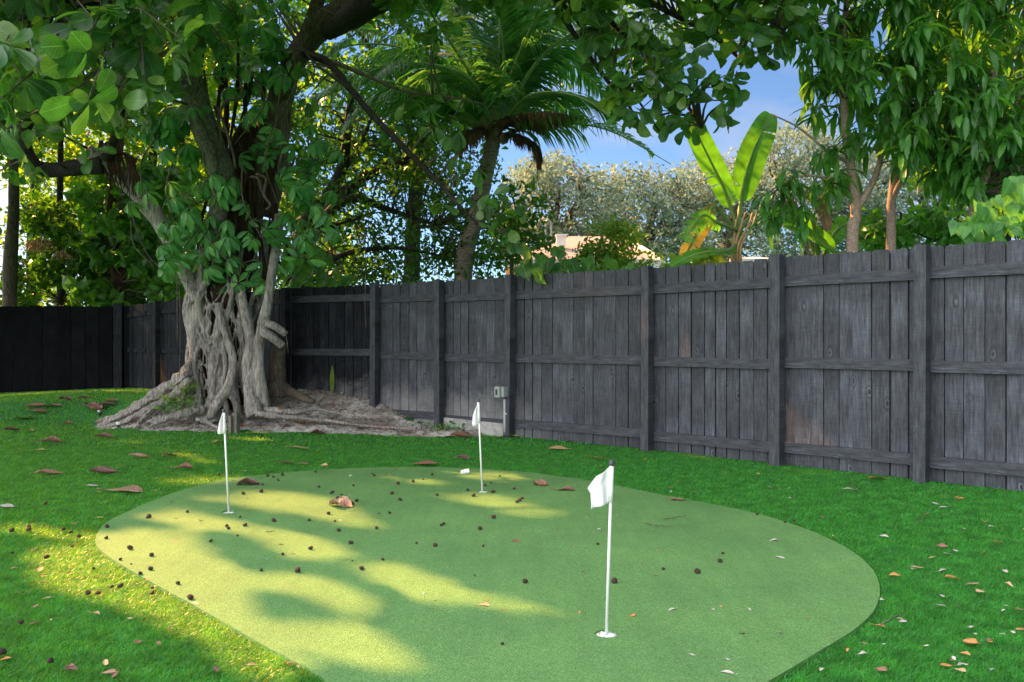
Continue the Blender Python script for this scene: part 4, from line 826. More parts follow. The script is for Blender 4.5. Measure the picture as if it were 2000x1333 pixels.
# ---------------------------------------------------------------- banana plant
def banana_leaf(par, rib, Wd, m='banana', tears=6, fold=.25, face=(0,-1,.25), prof=None, n=34, torn=.0, name='leaf', stalk=.0):
    p = smoothpath([np.array(q, float) for q in rib], n); T = nrm(np.gradient(p, axis=0)); S = nrm(np.cross(T, np.array(face, float))); N = np.cross(S, T)
    t = np.linspace(0, 1, n); lf = MB(); k0 = int(n*stalk)
    wd = Wd*(np.clip((t-stalk)/(1-stalk), 0, 1)**.28)*np.clip(1.02-t, 0, 1)**.38*1.05
    for s in (-1, 1):
        cuts = set(rs.choice(np.arange(k0+2, n-2), tears, replace=False)) if tears else set(); seg = []; cur = [k0]
        for i in range(k0+1, n):
            cur.append(i)
            if i in cuts or i == n-1: seg.append(cur); cur = [i]
        for sg in seg:
            if len(sg) < 2: continue
            dr = rs.rand()*torn; rows = []
            wj = 1 - .12*rs.rand()*(tears > 0)
            for q, i in enumerate(sg):
                sh = .10*(1 if q == 0 else (-1 if q == len(sg)-1 else 0))*(tears > 0)
                for u in (0, .35, .7, 1.):
                    rows.append(p[i] + S[i]*s*wd[i]*wj*u*(1-.25*dr*u) + N[i]*(fold*wd[i]*u*(1-1.1*u*.7)) + T[i]*(sh*wd[i]*u + wd[i]*u*.18) + np.array([0,0,-1])*dr*wd[i]*u*u*.9)
            a = np.arange(len(sg)-1)[:, None]*4 + np.arange(3)[None]; a = a.ravel()
            UV = np.array([(s*.5*u, t[i]) for i in sg for u in (0,.35,.7,1.)]); lf.add(rows, np.stack([a, a+1, a+5, a+4], 1), UV)
    lo = lf.build(name, M[m], par); rb = MB(); tube(rb, p, [.03,.018,.010,.004], 7, n); rb.build('midrib', M['rib'], lo); return lo
ban = empty('banana_plant', (*P(1440,500,9.6)[:2], 0), 'banana plant with two big upright leaves and dying lower leaves', 'banana plant')
b = P(1438,500,9.6); bb = b.copy(); bb[2] = 0
m = MB(); tube(m, [bb, b, P(1441,470,9.6), P(1444,445,9.6)], [.075,.06,.05,.04], 14, 16, rough=.05); m.build('stem', M['rib'], ban)
m = MB()
for x0, x1 in ((1434,1448),(1440,1462),(1431,1436),(1446,1470)): tube(m, [P(x0,515,9.5), P(x0+2,480,9.48), P(x1,440,9.5), P(x1+8,415,9.55)], [.018,.018,.012,.006], 6, 14)
m.build('dry_sheath', M['dl_tan'], ban)
h = P(1442,450,9.6)
banana_leaf(ban, [h, P(1428,410,9.6), P(1412,365,9.55), P(1385,310,9.5), P(1362,262,9.5), P(1348,222,9.6)], .25, tears=4, stalk=.22, fold=.2)
banana_leaf(ban, [h, P(1446,400,9.7), P(1455,350,9.8), P(1470,300,9.9), P(1490,255,10), P(1504,222,10.1)], .29, tears=1, stalk=.22, fold=.3)
banana_leaf(ban, [h, P(1420,430,9.5), P(1400,405,9.4), P(1385,412,9.3), P(1365,445,9.2), P(1345,485,9.2), P(1332,510,9.2)], .20, 'bananayellow', tears=9, torn=.5, stalk=.35)
banana_leaf(ban, [h, P(1425,445,9.3), P(1400,435,9.0), P(1375,420,8.9), P(1355,440,8.8), P(1335,470,8.8)], .20, tears=12, torn=.7, stalk=.35)
banana_leaf(ban, [P(1436,480,9.5), P(1420,492,9.2), P(1385,492,9.0), P(1345,502,8.9), P(1310,520,8.9)], .16, tears=3, stalk=.1, face=(0,-.6,.8))
banana_leaf(ban, [h, P(1465,425,9.8), P(1500,405,10), P(1540,400,10.2), P(1560,430,10.2)], .17, 'bananabrown', tears=6, torn=.6, stalk=.4)
ban2 = empty('banana_plant', (*P(1590,505,9.2)[:2], 0), 'second banana clump with a wilted brown leaf left of the mango stem', 'banana plant')
h2 = P(1600,520,9.2)
m = MB(); tube(m, [(h2[0], h2[1], 0), h2], [.09,.06], 12, 8); m.build('stem', M['rib'], ban2)
banana_leaf(ban2, [h2, P(1615,480,9.2), P(1590,455,9.1), P(1545,425,9.0), P(1505,420,9.0)], .24, tears=3, stalk=.15, face=(.2,-.8,.5))
banana_leaf(ban2, [h2, P(1620,470,9.4), P(1650,440,9.5), P(1700,440,9.5), P(1750,470,9.4)], .22, tears=3, stalk=.15, face=(0,-.8,.6))
banana_leaf(ban2, [h2, P(1640,500,9.1), P(1610,480,8.9), P(1570,450,8.8), P(1530,440,8.8)], .17, tears=1, stalk=.1, face=(0,-.7,.7))
banana_leaf(ban2, [h2, P(1590,440,9.0), P(1570,395,8.9), P(1585,380,8.8), P(1605,400,8.75), P(1618,450,8.75)], .16, 'bananabrown', tears=7, torn=.5, stalk=.45)
banana_leaf(ban2, [h2, P(1580,470,9.2), P(1560,450,9.3), P(1540,445,9.3)], .10, 'bananayellow', tears=2, stalk=.3)

# ---------------------------------------------------------------- mango trees on the right
def mango(base, limbs, CC, label, leafm='mango', size=.23, per=12, r=.008):
    t = empty('mango_tree', (base[0], base[1], 0), label, 'mango tree', 'mango trees behind the right fence'); tk = MB(); sk = []
    for pts, rr in limbs: sk += list(tube(tk, pts, rr, 10, len(pts)*6, rough=.06))
    tk.build('trunk', M['mangobark'], t); tw = MB(); twigs(tw, np.array(sk), CC, r); tw.build('twigs', M['twig'], t); lf = MB(); mangoclus(lf, CC, size, per); lf.build('crown', M[leafm], t)
def z0(p): q = p.copy(); q[2] = 0; return q
b = P(1664,485,8.6)
CC = np.vstack([region([(1570,-160),(1800,-160),(1830,150),(1800,290),(1740,300),(1660,260),(1600,230),(1560,150),(1545,60)], 7.9, 9.3, 200),
     np.array([P(*p) for p in [(1512,218,8.3),(1490,228,8.3),(1530,240,8.3),(1500,240,8.4),(1545,235,8.3),(1540,350,8.4),(1520,362,8.4),(1500,380,8.4),(1560,365,8.4),(1530,385,8.4),(1500,410,8.4),(1545,420,8.4),(1570,405,8.4),(1640,345,8.5),(1660,340,8.6),(1630,365,8.5),(1600,350,8.5),(1585,150,8.4),(1580,200,8.4),(1560,190,8.4),(1555,160,8.3),(1620,290,8.5),(1600,300,8.5),(1695,290,8.6),(1515,430,8.4),(1560,440,8.4)]])])
mango(b, [([z0(b), b, P(1672,420,8.6), P(1662,330,8.6), P(1650,230,8.6), P(1645,120,8.6), P(1652,20,8.6), P(1660,-100,8.6)], [.075,.062,.055,.048,.042,.035,.028,.02]), ([P(1668,415,8.6), P(1695,375,8.6), P(1715,330,8.6), P(1732,250,8.6), P(1750,150,8.5), P(1765,20,8.5)], [.04,.034,.03,.026,.022,.012]),
          ([P(1660,320,8.6), P(1610,290,8.5), P(1560,250,8.4), P(1510,225,8.3)], [.02,.014,.01,.006]), ([P(1664,390,8.6), P(1620,350,8.5), P(1560,345,8.4), P(1520,365,8.4)], [.018,.014,.01,.006])], CC, 'mango tree forking low behind the fence, its sprays hanging over the banana')
b = P(1740,475,8.9)
CC = region([(1760,-160),(1930,-160),(1960,200),(1900,330),(1840,350),(1790,330),(1730,310),(1750,150)], 7.8, 9.5, 210)
mango(b, [([z0(b), b, P(1741,400,8.9), P(1752,310,8.9), P(1765,220,8.9), P(1785,100,8.9), P(1800,-60,8.9)], [.06,.05,.045,.042,.036,.028,.02]), ([P(1742,395,8.9), P(1760,355,8.8), P(1800,320,8.7), P(1850,300,8.6)], [.03,.026,.02,.01])], CC, 'slim straight mango tree standing right of the forked one')
b = P(1903,470,8.4)
CC = region([(1880,-160),(2180,-160),(2180,380),(2020,350),(1940,400),(1870,390),(1860,250)], 7.6, 9.3, 240)
mango(b, [([z0(b), P(1900,480,8.4), P(1905,400,8.4), P(1915,300,8.4), P(1940,150,8.4), P(1970,-60,8.4)], [.07,.06,.055,.05,.04,.02]), ([P(1905,420,8.4), P(1960,250,8.3), P(2050,80,8.2)], [.03,.025,.015])], CC, 'dense mango tree with a dark stem above the vine at the right')
b = P(1960,300,12); 
CC = region([(1780,-160),(2300,-160),(2300,430),(2000,450),(1850,420),(1780,330)], 10.8, 13, 170)
b[2] = 0; crown_tree('leafy_tree', b, 'sunlit yellow green tree behind the mangoes at the right edge', 'tree', [([b, P(1960,400,12), P(1970,100,12)], [.12,.1,.04]), ([P(1960,350,12), P(1900,200,12), P(1850,60,12)], [.06,.05,.02])], 'darkbark', 'back', CC, .4, 40, .15)
b = P(1850,500,10); b[2] = 0
CC = np.vstack([region([(1690,440),(1760,440),(1830,390),(1870,360),(1880,470),(1690,480)], 9.4, 10.4, 36), region([(1700,470),(1720,440),(1700,425),(1690,450)], 9.2, 9.6, 4)])
crown_tree('leafy_shrub', b, 'loose green shrub over the fence between the mango stem and the vine', 'shrub', [([b, P(1845,470,10), P(1830,400,10)], [.02,.016,.008]), ([P(1850,480,10), P(1880,400,10), P(1895,330,10)], [.016,.012,.006]), ([P(1850,480,10), P(1800,460,10), P(1760,440,10)], [.014,.01,.006])], 'twig', 'mango', CC, .16, 22, .12, T=T_LFT)
# heart leaved vine over the top of the fence
vn = empty('heart_leaf_vine', P(1950,450,6.9), 'bright heart leaved vine heaped over the fence top at the right edge', 'vine'); lf = MB()
Q = np.vstack([region([(1865,465),(1870,430),(1900,400),(1925,385),(1960,350),(2100,320),(2100,470)], 6.5, 7.5, 190)]); n = len(Q)
D_ = nrm(np.stack([rs.normal(size=n)*.4, -.35-rs.rand(n)*.3, -.75-rs.rand(n)*.3], 1)); U_ = np.stack([rs.normal(size=n)*.45, -.9+0*Q[:, 0], .55+rs.normal(size=n)*.3], 1)
stamp(lf, T_HRT, Q, D_, U_, .085+.085*rs.rand(n), bend=.1+.3*rs.rand(n)); lf.build('leaves', M['heart'], vn)
st = MB(); 
for pts in ([(1985,470),(1975,430),(1990,400),(1960,370)], [(1880,470),(1900,440),(1930,410)], [(1950,470),(1960,420),(2000,390)]): tube(st, [P(a, c, 6.95) for a, c in pts], [.006,.004], 5, 14)
st.build('stems', M['twig'], vn)
for nm, poly, d0, d1, n, sz, lab, mt in (('broad_leaf_vine', [(560,555),(560,480),(600,470),(640,500),(690,540),(700,560)], 11.9, 12.7, 60, .17, 'dark broad leaved vine on the fence top right of the fig trunk', 'heartdark'),
                               ('broad_leaf_vine', [(1010,535),(1030,490),(1100,480),(1140,500),(1200,505),(1270,515),(1280,530),(1240,530),(1020,545)], 9.4, 10.6, 46, .18, 'round leaved creeper along the fence top under the lime shrub', 'heartdark'),
                               ('low_foliage', [(1290,520),(1310,495),(1340,490),(1400,495),(1420,505),(1380,515),(1300,525)], 9.0, 9.8, 40, .13, 'small mixed leaves along the fence top left of the banana stem', 'lime')):
    c = empty(nm, P(poly[0][0], poly[0][1], d0), lab, 'vine'); lf = MB(); Q = region(poly, d0, d1, n); n = len(Q)
    D_ = nrm(np.stack([rs.normal(size=n)*.5, -.3-rs.rand(n)*.4, -.5-rs.rand(n)*.5], 1)); U_ = np.stack([rs.normal(size=n)*.5, -.8+0*Q[:, 0], .6+rs.normal(size=n)*.3], 1)
    stamp(lf, T_HRT, Q, D_, U_, sz*(.6+.6*rs.rand(n)), bend=.1+.3*rs.rand(n)); lf.build('leaves', M[mt], c)
    st = MB()
    for q in Q[::5]: tube(st, [(q[0], q[1], q[2]-.25), q], [.005,.003], 4, 3)
    st.build('stems', M['twig'], c)

# two unseen trees added at right to block light and darken the post sides
for px_, py_, lab in ((6.6, 1.2, 'unseen broad mango tree added beyond the fence at right to block light'), (7.5, -4.0, 'unseen broad mango tree added behind the camera at right to block light')):
    c_ = rnd_dir(150) * (rs.rand(150, 1)**.4) * (2.4, 2.6, 2.2) + (px_+.6, py_, 3.0); b = np.array([px_+.6, py_, 0.])
    crown_tree('leafy_tree', b, lab, 'tree', [([b, b+(0,0,1.6), b+(.2,.1,3.4)], [.16,.13,.06])], 'mangobark', 'mango', c_, .45, 36, .26, group='added trees shading the yard from the right', every=3)
# ---------------------------------------------------------------- practice flags
def flag(bpx, tpx, hole, shape, label, span, rows):
    D = hole[1]; b = np.array([hole[0], hole[1], .010]); t = P(tpx[0], tpx[1], D)
    f = empty('practice_flag', b, label, 'golf flag', 'practice flags on the putting green')
    ax = nrm(t-b); Ln = np.linalg.norm(t-b)
    m = MB(); tube(m, [b, t], [.0062,.0058], 12, 3); m.build('pole', M['white'], f)
    m = MB(); lathe(m, b, [(.0,.005),(.012,.006),(.022,.004),(.040,.003),(.0415,-.002),(.0415,-.006)], 28); 
    for a in np.linspace(0, 6.283, 4)[:-1]: box(m, b+np.array([math.cos(a)*.02, math.sin(a)*.02, .005]), .03, .003, .006, (math.cos(a), math.sin(a), 0), (-math.sin(a), math.cos(a), 0))
    m.build('cup_disc', M['white'], f)
    m = MB(); lathe(m, t-ax*.006, [(.0062,-.004),(.0095,-.003),(.0115,.002),(.0115,.008),(.0085,.013),(.010,.016),(.006,.019),(0,.019)], 18, axis=ax); m.build('cap', M['cap'], f)
    m = MB(); top = t - ax*.012; h = shape['h']; slv = MB(); tube(slv, [top, top-ax*h], [.0085,.009], 12, 4, rough=.05); slv.build('flag_sleeve', M['cloth'], f)
    nu, nv = 22, 18; V = []
    for i in range(nu+1):
        u = i/nu
        for j in range(nv+1):
            v = j/nv; xo = u*np.interp(v, [0,.33,.5,.85,1], shape['w']); zt_ = -u**1.2*shape['dt']; zb = -h - u*shape['db']; z = zt_ + (zb-zt_)*v
            yo = shape['wave']*math.sin(u*shape['k']+v*.8+.6)*min(1, u*3) 
            V.append(top + ax*z + np.array([-xo*shape.get('sx', 1), yo + u*shape.get('y', 0), 0]))
    a = (np.arange(nu)[:, None]*(nv+1)+np.arange(nv)[None]).ravel(); m.add(V, np.stack([a, a+1, a+nv+2, a+nv+1], 1))
    fo = m.build('flag_cloth', M['cloth'], f); sm = fo.modifiers.new('thick', 'SOLIDIFY'); sm.thickness = .0012
flag(*FL[0], FB[0], dict(h=.135, w=[.060,.088,.076,.072,.072], dt=.045, db=.028, wave=.013, k=7.5), 'nearest white practice flag with a grey cap, spread to the left', 1, 1)
flag(*FL[1], FB[1], dict(h=.135, w=[.012,.035,.045,.058,.060], dt=.012, db=.004, wave=.022, k=6, y=.02), 'limp white practice flag standing in front of the fig roots at left', 1, 1)
flag(*FL[2], FB[2], dict(h=.150, w=[.010,.035,.045,.055,.048], dt=.020, db=.035, wave=.022, k=6, y=.02), 'far white practice flag standing before the grey electrical box', 1, 1)

# ---------------------------------------------------------------- electrical box, stake, stake lights, cup
D = 9.74; f = empty('electrical_box', (*P(985,800,D)[:2], float(terrain(*P(985,800,D)[:2]))), 'grey weatherproof electrical box on a conduit against the fence post', 'electrical box')
c = P(981,766,D-.02); m = MB(); box(m, c, .125, .09, .12, nrm(np.array([.76,-.65,0])), nrm(np.array([.65,.76,0]))); o = m.build('housing', M['box'], f, smooth=False); bv = o.modifiers.new('b', 'BEVEL'); bv.width = .01; bv.segments = 2
dn = nrm(np.array([-.65,-.76,0])); dn2 = np.array([.76,-.65,0]); m = MB(); box(m, c+dn*.062-dn2*.02, .08, .03, .13, dn2, dn); o = m.build('cover', M['box'], f, smooth=False); bv = o.modifiers.new('b', 'BEVEL'); bv.width = .012; bv.segments = 2
m = MB(); box(m, c+dn*.079-dn2*.02, .026, .006, .065, dn2, dn); o.name; m.build('cover_window', M['window'], o, smooth=False)
m = MB(); tube(m, [P(986,780,D), P(986,810,D), P(986,845,D)], [.0165,.0165], 12, 5); m.build('conduit', M['conduit'], f)
m = MB(); box(m, P(989,809,D-.02), .07, .012, .02); m.build('conduit_strap', M['steel'], f, smooth=False)
g = P(461,820,10.22); g[2] = float(terrain(g[0], g[1]))+.04; f = MB(); board(f, (g[0], g[1], g[2]-.05), nrm(np.array([.0,.02,1])), nrm(np.array([1,-.4,0])), nrm(np.array([.4,1,0])), .26, .07, .07); board(f, (g[0]-.05, g[1]-.05, g[2]-.05), nrm(np.array([-.02,.0,1])), nrm(np.array([1,-.4,0])), nrm(np.array([.4,1,0])), .23, .04, .03)
so_ = f.build('wooden_stake', M['stake'], smooth=False); tag(so_, 'short weathered wooden stake at the foot of the fig trunk', 'stake')
for k, (px, py, lab) in enumerate([(387,835,'black stake light at the front of the bed left of the near flag'), (195,812,'small stake light at the left tip of the soil bed beside brown leaves'), (232,836,'small silver topped stake light among the left root tips'), (556,832,'small black stake light beside an orange leaf at the bed edge')]):
    g = G(px, py); hgt = .115 if k == 0 else .07; f = empty('stake_light', g, lab, 'garden light', 'stake lights along the soil bed')
    m = MB(); tube(m, [(g[0], g[1], g[2]-.02), (g[0], g[1], g[2]+hgt)], [.020,.022], 12, 3); m.build('body', M['black'], f)
    m = MB(); lathe(m, (g[0], g[1], g[2]+hgt), [(.022,-.035),(.030,-.032),(.032,-.004),(.026,.004),(0,.004)], 14); m.build('lens_cap', M['white' if k in (0, 2) else 'steel'], f)
g = G(908,931); f = MB(); ax = nrm(np.array([.9,.3,.12])); cc_ = g+np.array([0,0,.036]); lathe(f, cc_, [(.016,-.035),(.017,-.03),(.021,.03),(.023,.034),(.020,.034),(.015,-.028),(0,-.028)], 18, axis=ax)
tag(f.build('plastic_cup', M['white']), 'small whitish plastic cup lying on the far edge of the putting green', 'cup')

# ---------------------------------------------------------------- seed pods
pods = []
for v in range(5):
    bm = bmesh.new(); bmesh.ops.create_icosphere(bm, subdivisions=3, radius=1.)
    for q in bm.verts:
        c = q.co; k = 1 + .13*math.sin(c.x*5+v)*math.sin(c.y*6+v*2) + .09*math.sin(c.z*9+v) + random.uniform(-.05, .05) - (.25 if c.z > .85 else 0); q.co = Vector((c.x*k, c.y*k*(.85+.08*v % .2), c.z*k*.82))
    me = bpy.data.meshes.new('seed_pod'); bm.to_mesh(me); bm.free()
    for p_ in me.polygons: p_.use_smooth = True
    me.materials.append(M['pod']); pods.append(me)
PD = [(732,515),(582,537),(575,541),(418,578),(415,620),(508,663),(592,692),(588,747),(548,763),(470,706),(695,803),(738,855),(745,862),(595,822),(593,847),(470,818),(437,817),(384,848),(343,848),(366,747),(182,704),(112,593),(46,594),(113,580),(248,590),(277,601),(308,617),(283,656),(48,683),(82,963),(197,1125),(8,1090),(886,573),(892,582),(957,570),(938,536),(823,634),(1070,554),(1208,550),(1300,438),(1292,441),(1333,448),(1318,463),(1283,523),(1323,592),(1393,473),(1375,485),(1370,642),(1213,663),(1495,707),(1413,744),(1162,756),(1020,752),(1376,712),(1522,522),(1471,584),(1563,470),(1531,443),(1555,405),(1381,411),(1462,372),(1455,365),(1613,396),(1653,385),(1688,368),(1707,451),(1849,453),(1827,430),(1930,436),(1922,438),(1918,400),(1952,373),(1928,539),(1875,585),(1724,570),(1733,566),(1700,651),(1020,435),(950,443),(1025,408),(1087,390),(1103,370),(1245,417),(855,370),(178,485),(1233,358),(1887,653),(1854,770),(1962,1045),(1627,640),(1895,412),(1045,372),(1068,378),(1345,495),(1308,553),(512,722),(928,610),(1105,688)]
PD = [(x/2, y/2+750) for x, y in PD] + [(1000+x/2, 800+y/2) for x, y in [(335,545),(823,582),(591,645),(724,661),(400,697),(51,700),(957,427),(1066,459),(1101,454),(813,614),(40,362),(20,378),(8,325),(30,372)]]
pitems = []
small_pods = {(1887,653),(1854,770),(1962,1045),(1627,640),(512,722),(928,610),(1105,688),(1308,553),(1376,712)}
gpoly = np.array(GREEN)
def put(me, name, loc, rot, sc, label, cat, group):
    o = bpy.data.objects.new(name, me); C.objects.link(o); o.location = loc; o.rotation_euler = rot; o.scale = (sc,)*3 if np.isscalar(sc) else sc; return tag(o, label, cat, group)
for k, (px, py) in enumerate(PD):
    g = G(px, py); on = bool(inpoly(np.array([g[0]]), np.array([g[1]]), GREEN)[0]); r_ = random.choice([.0085, .0105, .012, .013, .0145])*(.55 if (px*2, (py-750)*2) in small_pods else 1)
    podo = put(pods[k % 5], 'seed_pod', (g[0], g[1], (.02 if on else .022)+r_*.75), (random.random()*.6, random.random()*.6, random.random()*6), r_,
        'round dark brown seed pod lying on the smooth putting green' if on else 'round dark brown seed pod lying in the longer lawn turf', 'seed pod', 'seed pods fallen on the green' if on else 'seed pods fallen on the lawn'); pitems.append((podo, px, py, 'dark seed pod' ))

LM = [((1184,1250),"the nearest flag's hole"), ((447,1007),"the left flag's hole"), ((942,966),"the far flag's hole"), ((665,996),'the crumpled pink leaf'), ((185,1066),"the green's left tip"),
 ((1717,1150),"the green's right end"), ((1520,1333),'the green edge at bottom right'), ((625,1333),'the green edge at bottom left'), ((242,965),'the large striped leaf'),
 ((1785,945),'the rightmost post'), ((1507,915),'the second post from the right'), ((1258,882),'the third post from the right'), ((484,953),'the dark crumpled leaf'),
 ((96,931),'the lone purple leaf'), ((830,911),'the red edge leaf'), ((1900,1152),'the pink oval leaf at right'), ((1525,1100),'the pale curled leaf'), ((1104,964),'the two red leaves'),
 ((92,868),'the leaf with a lifted tip'), ((1990,1328),'the bottom right corner'), ((10,1328),'the bottom left corner'), ((830,1200),'the middle of the sunlit green'), ((905,857),'the curled leaf by the bed')]
ORD = ['closest','second closest','third closest','fourth closest','fifth closest','sixth closest','seventh closest','eighth closest','ninth closest','tenth closest','eleventh closest','twelfth closest','thirteenth closest','fourteenth closest','fifteenth closest']
def single_out(items):
    from collections import defaultdict
    b = defaultdict(list)
    for o, px, py, ph in items:
        d, i = min((math.hypot(px-x, (py-y)*2.2), i) for i, ((x, y), _) in enumerate(LM)); dx, dy = px-LM[i][0][0], (py-LM[i][0][1])*2.2
        sd_ = ('right of' if dx > 0 else 'left of') if abs(dx) > abs(dy) else ('in front of' if dy > 0 else 'behind'); b[(ph, i, sd_)].append((d, o.name, o))
    for (ph, i, sd_), l in b.items():
        for k, (_, _, o) in enumerate(sorted(l, key=lambda t: t[:2])): o['label'] = f"{ph} {ORD[k]} {sd_} {LM[i][1]}"
items = []
# ---------------------------------------------------------------- fallen leaves, each its own
def dryleafmesh(name, mat_, curl, wav, wd, crump=0., seed=0):
    rr = np.random.RandomState(seed); nu, nv = 14, 8; V = []; UV = []
    hw = np.interp(np.linspace(0, 1, nu), [0,.12,.35,.65,.85,1], [.01,.13,.30,.38,.27,.01])*wd
    ph = rr.rand(6)*6.28
    for i in range(nu):
        y = i/(nu-1)
        for j in range(nv+1):
            s = j/nv*2-1; a = s*curl*(1+.4*math.sin(y*5+ph[0])); x = hw[i]*math.sin(a)/max(curl, .01) if curl > .05 else hw[i]*s
            z = hw[i]*(1-math.cos(a))/max(curl, .05)*.9 + wav*math.sin(y*7+ph[1])*(.4+abs(s)) + wav*.7*math.sin(s*6+y*9+ph[2])*abs(s) + .22*wav*math.sin(y*15*2)*abs(s)
            z += crump*(math.sin(y*11+s*5+ph[3])*math.sin(s*7+ph[4])*.5 + .3*math.sin(y*19+ph[5]+s*3)); z += .25*curl*.2*(y-.5)**2*4*.3
            V.append((x, y-.5, z)); UV.append((s*.5, y))
    V = np.array(V); V[:, 2] *= .55; V[:, 2] -= np.percentile(V[:, 2], 6)
    a = (np.arange(nu-1)[:, None]*(nv+1)+np.arange(nv)[None]).ravel(); mb = MB(); mb.add(V, np.stack([a, a+1, a+nv+2, a+nv+1], 1), np.array(UV))
    tube(mb, [(0,-.5,V[:, 2].min()+.02),(0.02,-.6,.03),(.03,-.68,.02)], [.012,.008], 5, 4)
    o = mb.build(name, M[mat_]); me = o.data; bpy.data.objects.remove(o); return me
DL = {}
def getleaf(mat_, kind, seed):
    k = (mat_, kind, seed % 4)
    if k not in DL: DL[k] = dryleafmesh('fallen_leaf', mat_, *dict(flat=(.4,.03,1.,0.), curl=(1.5,.05,1.,.02), crump=(1.3,.07,1.25,.10), thin=(1.1,.03,.62,.0))[kind], seed=seed % 4 + hash(kind) % 1 + 3)
    return DL[k]
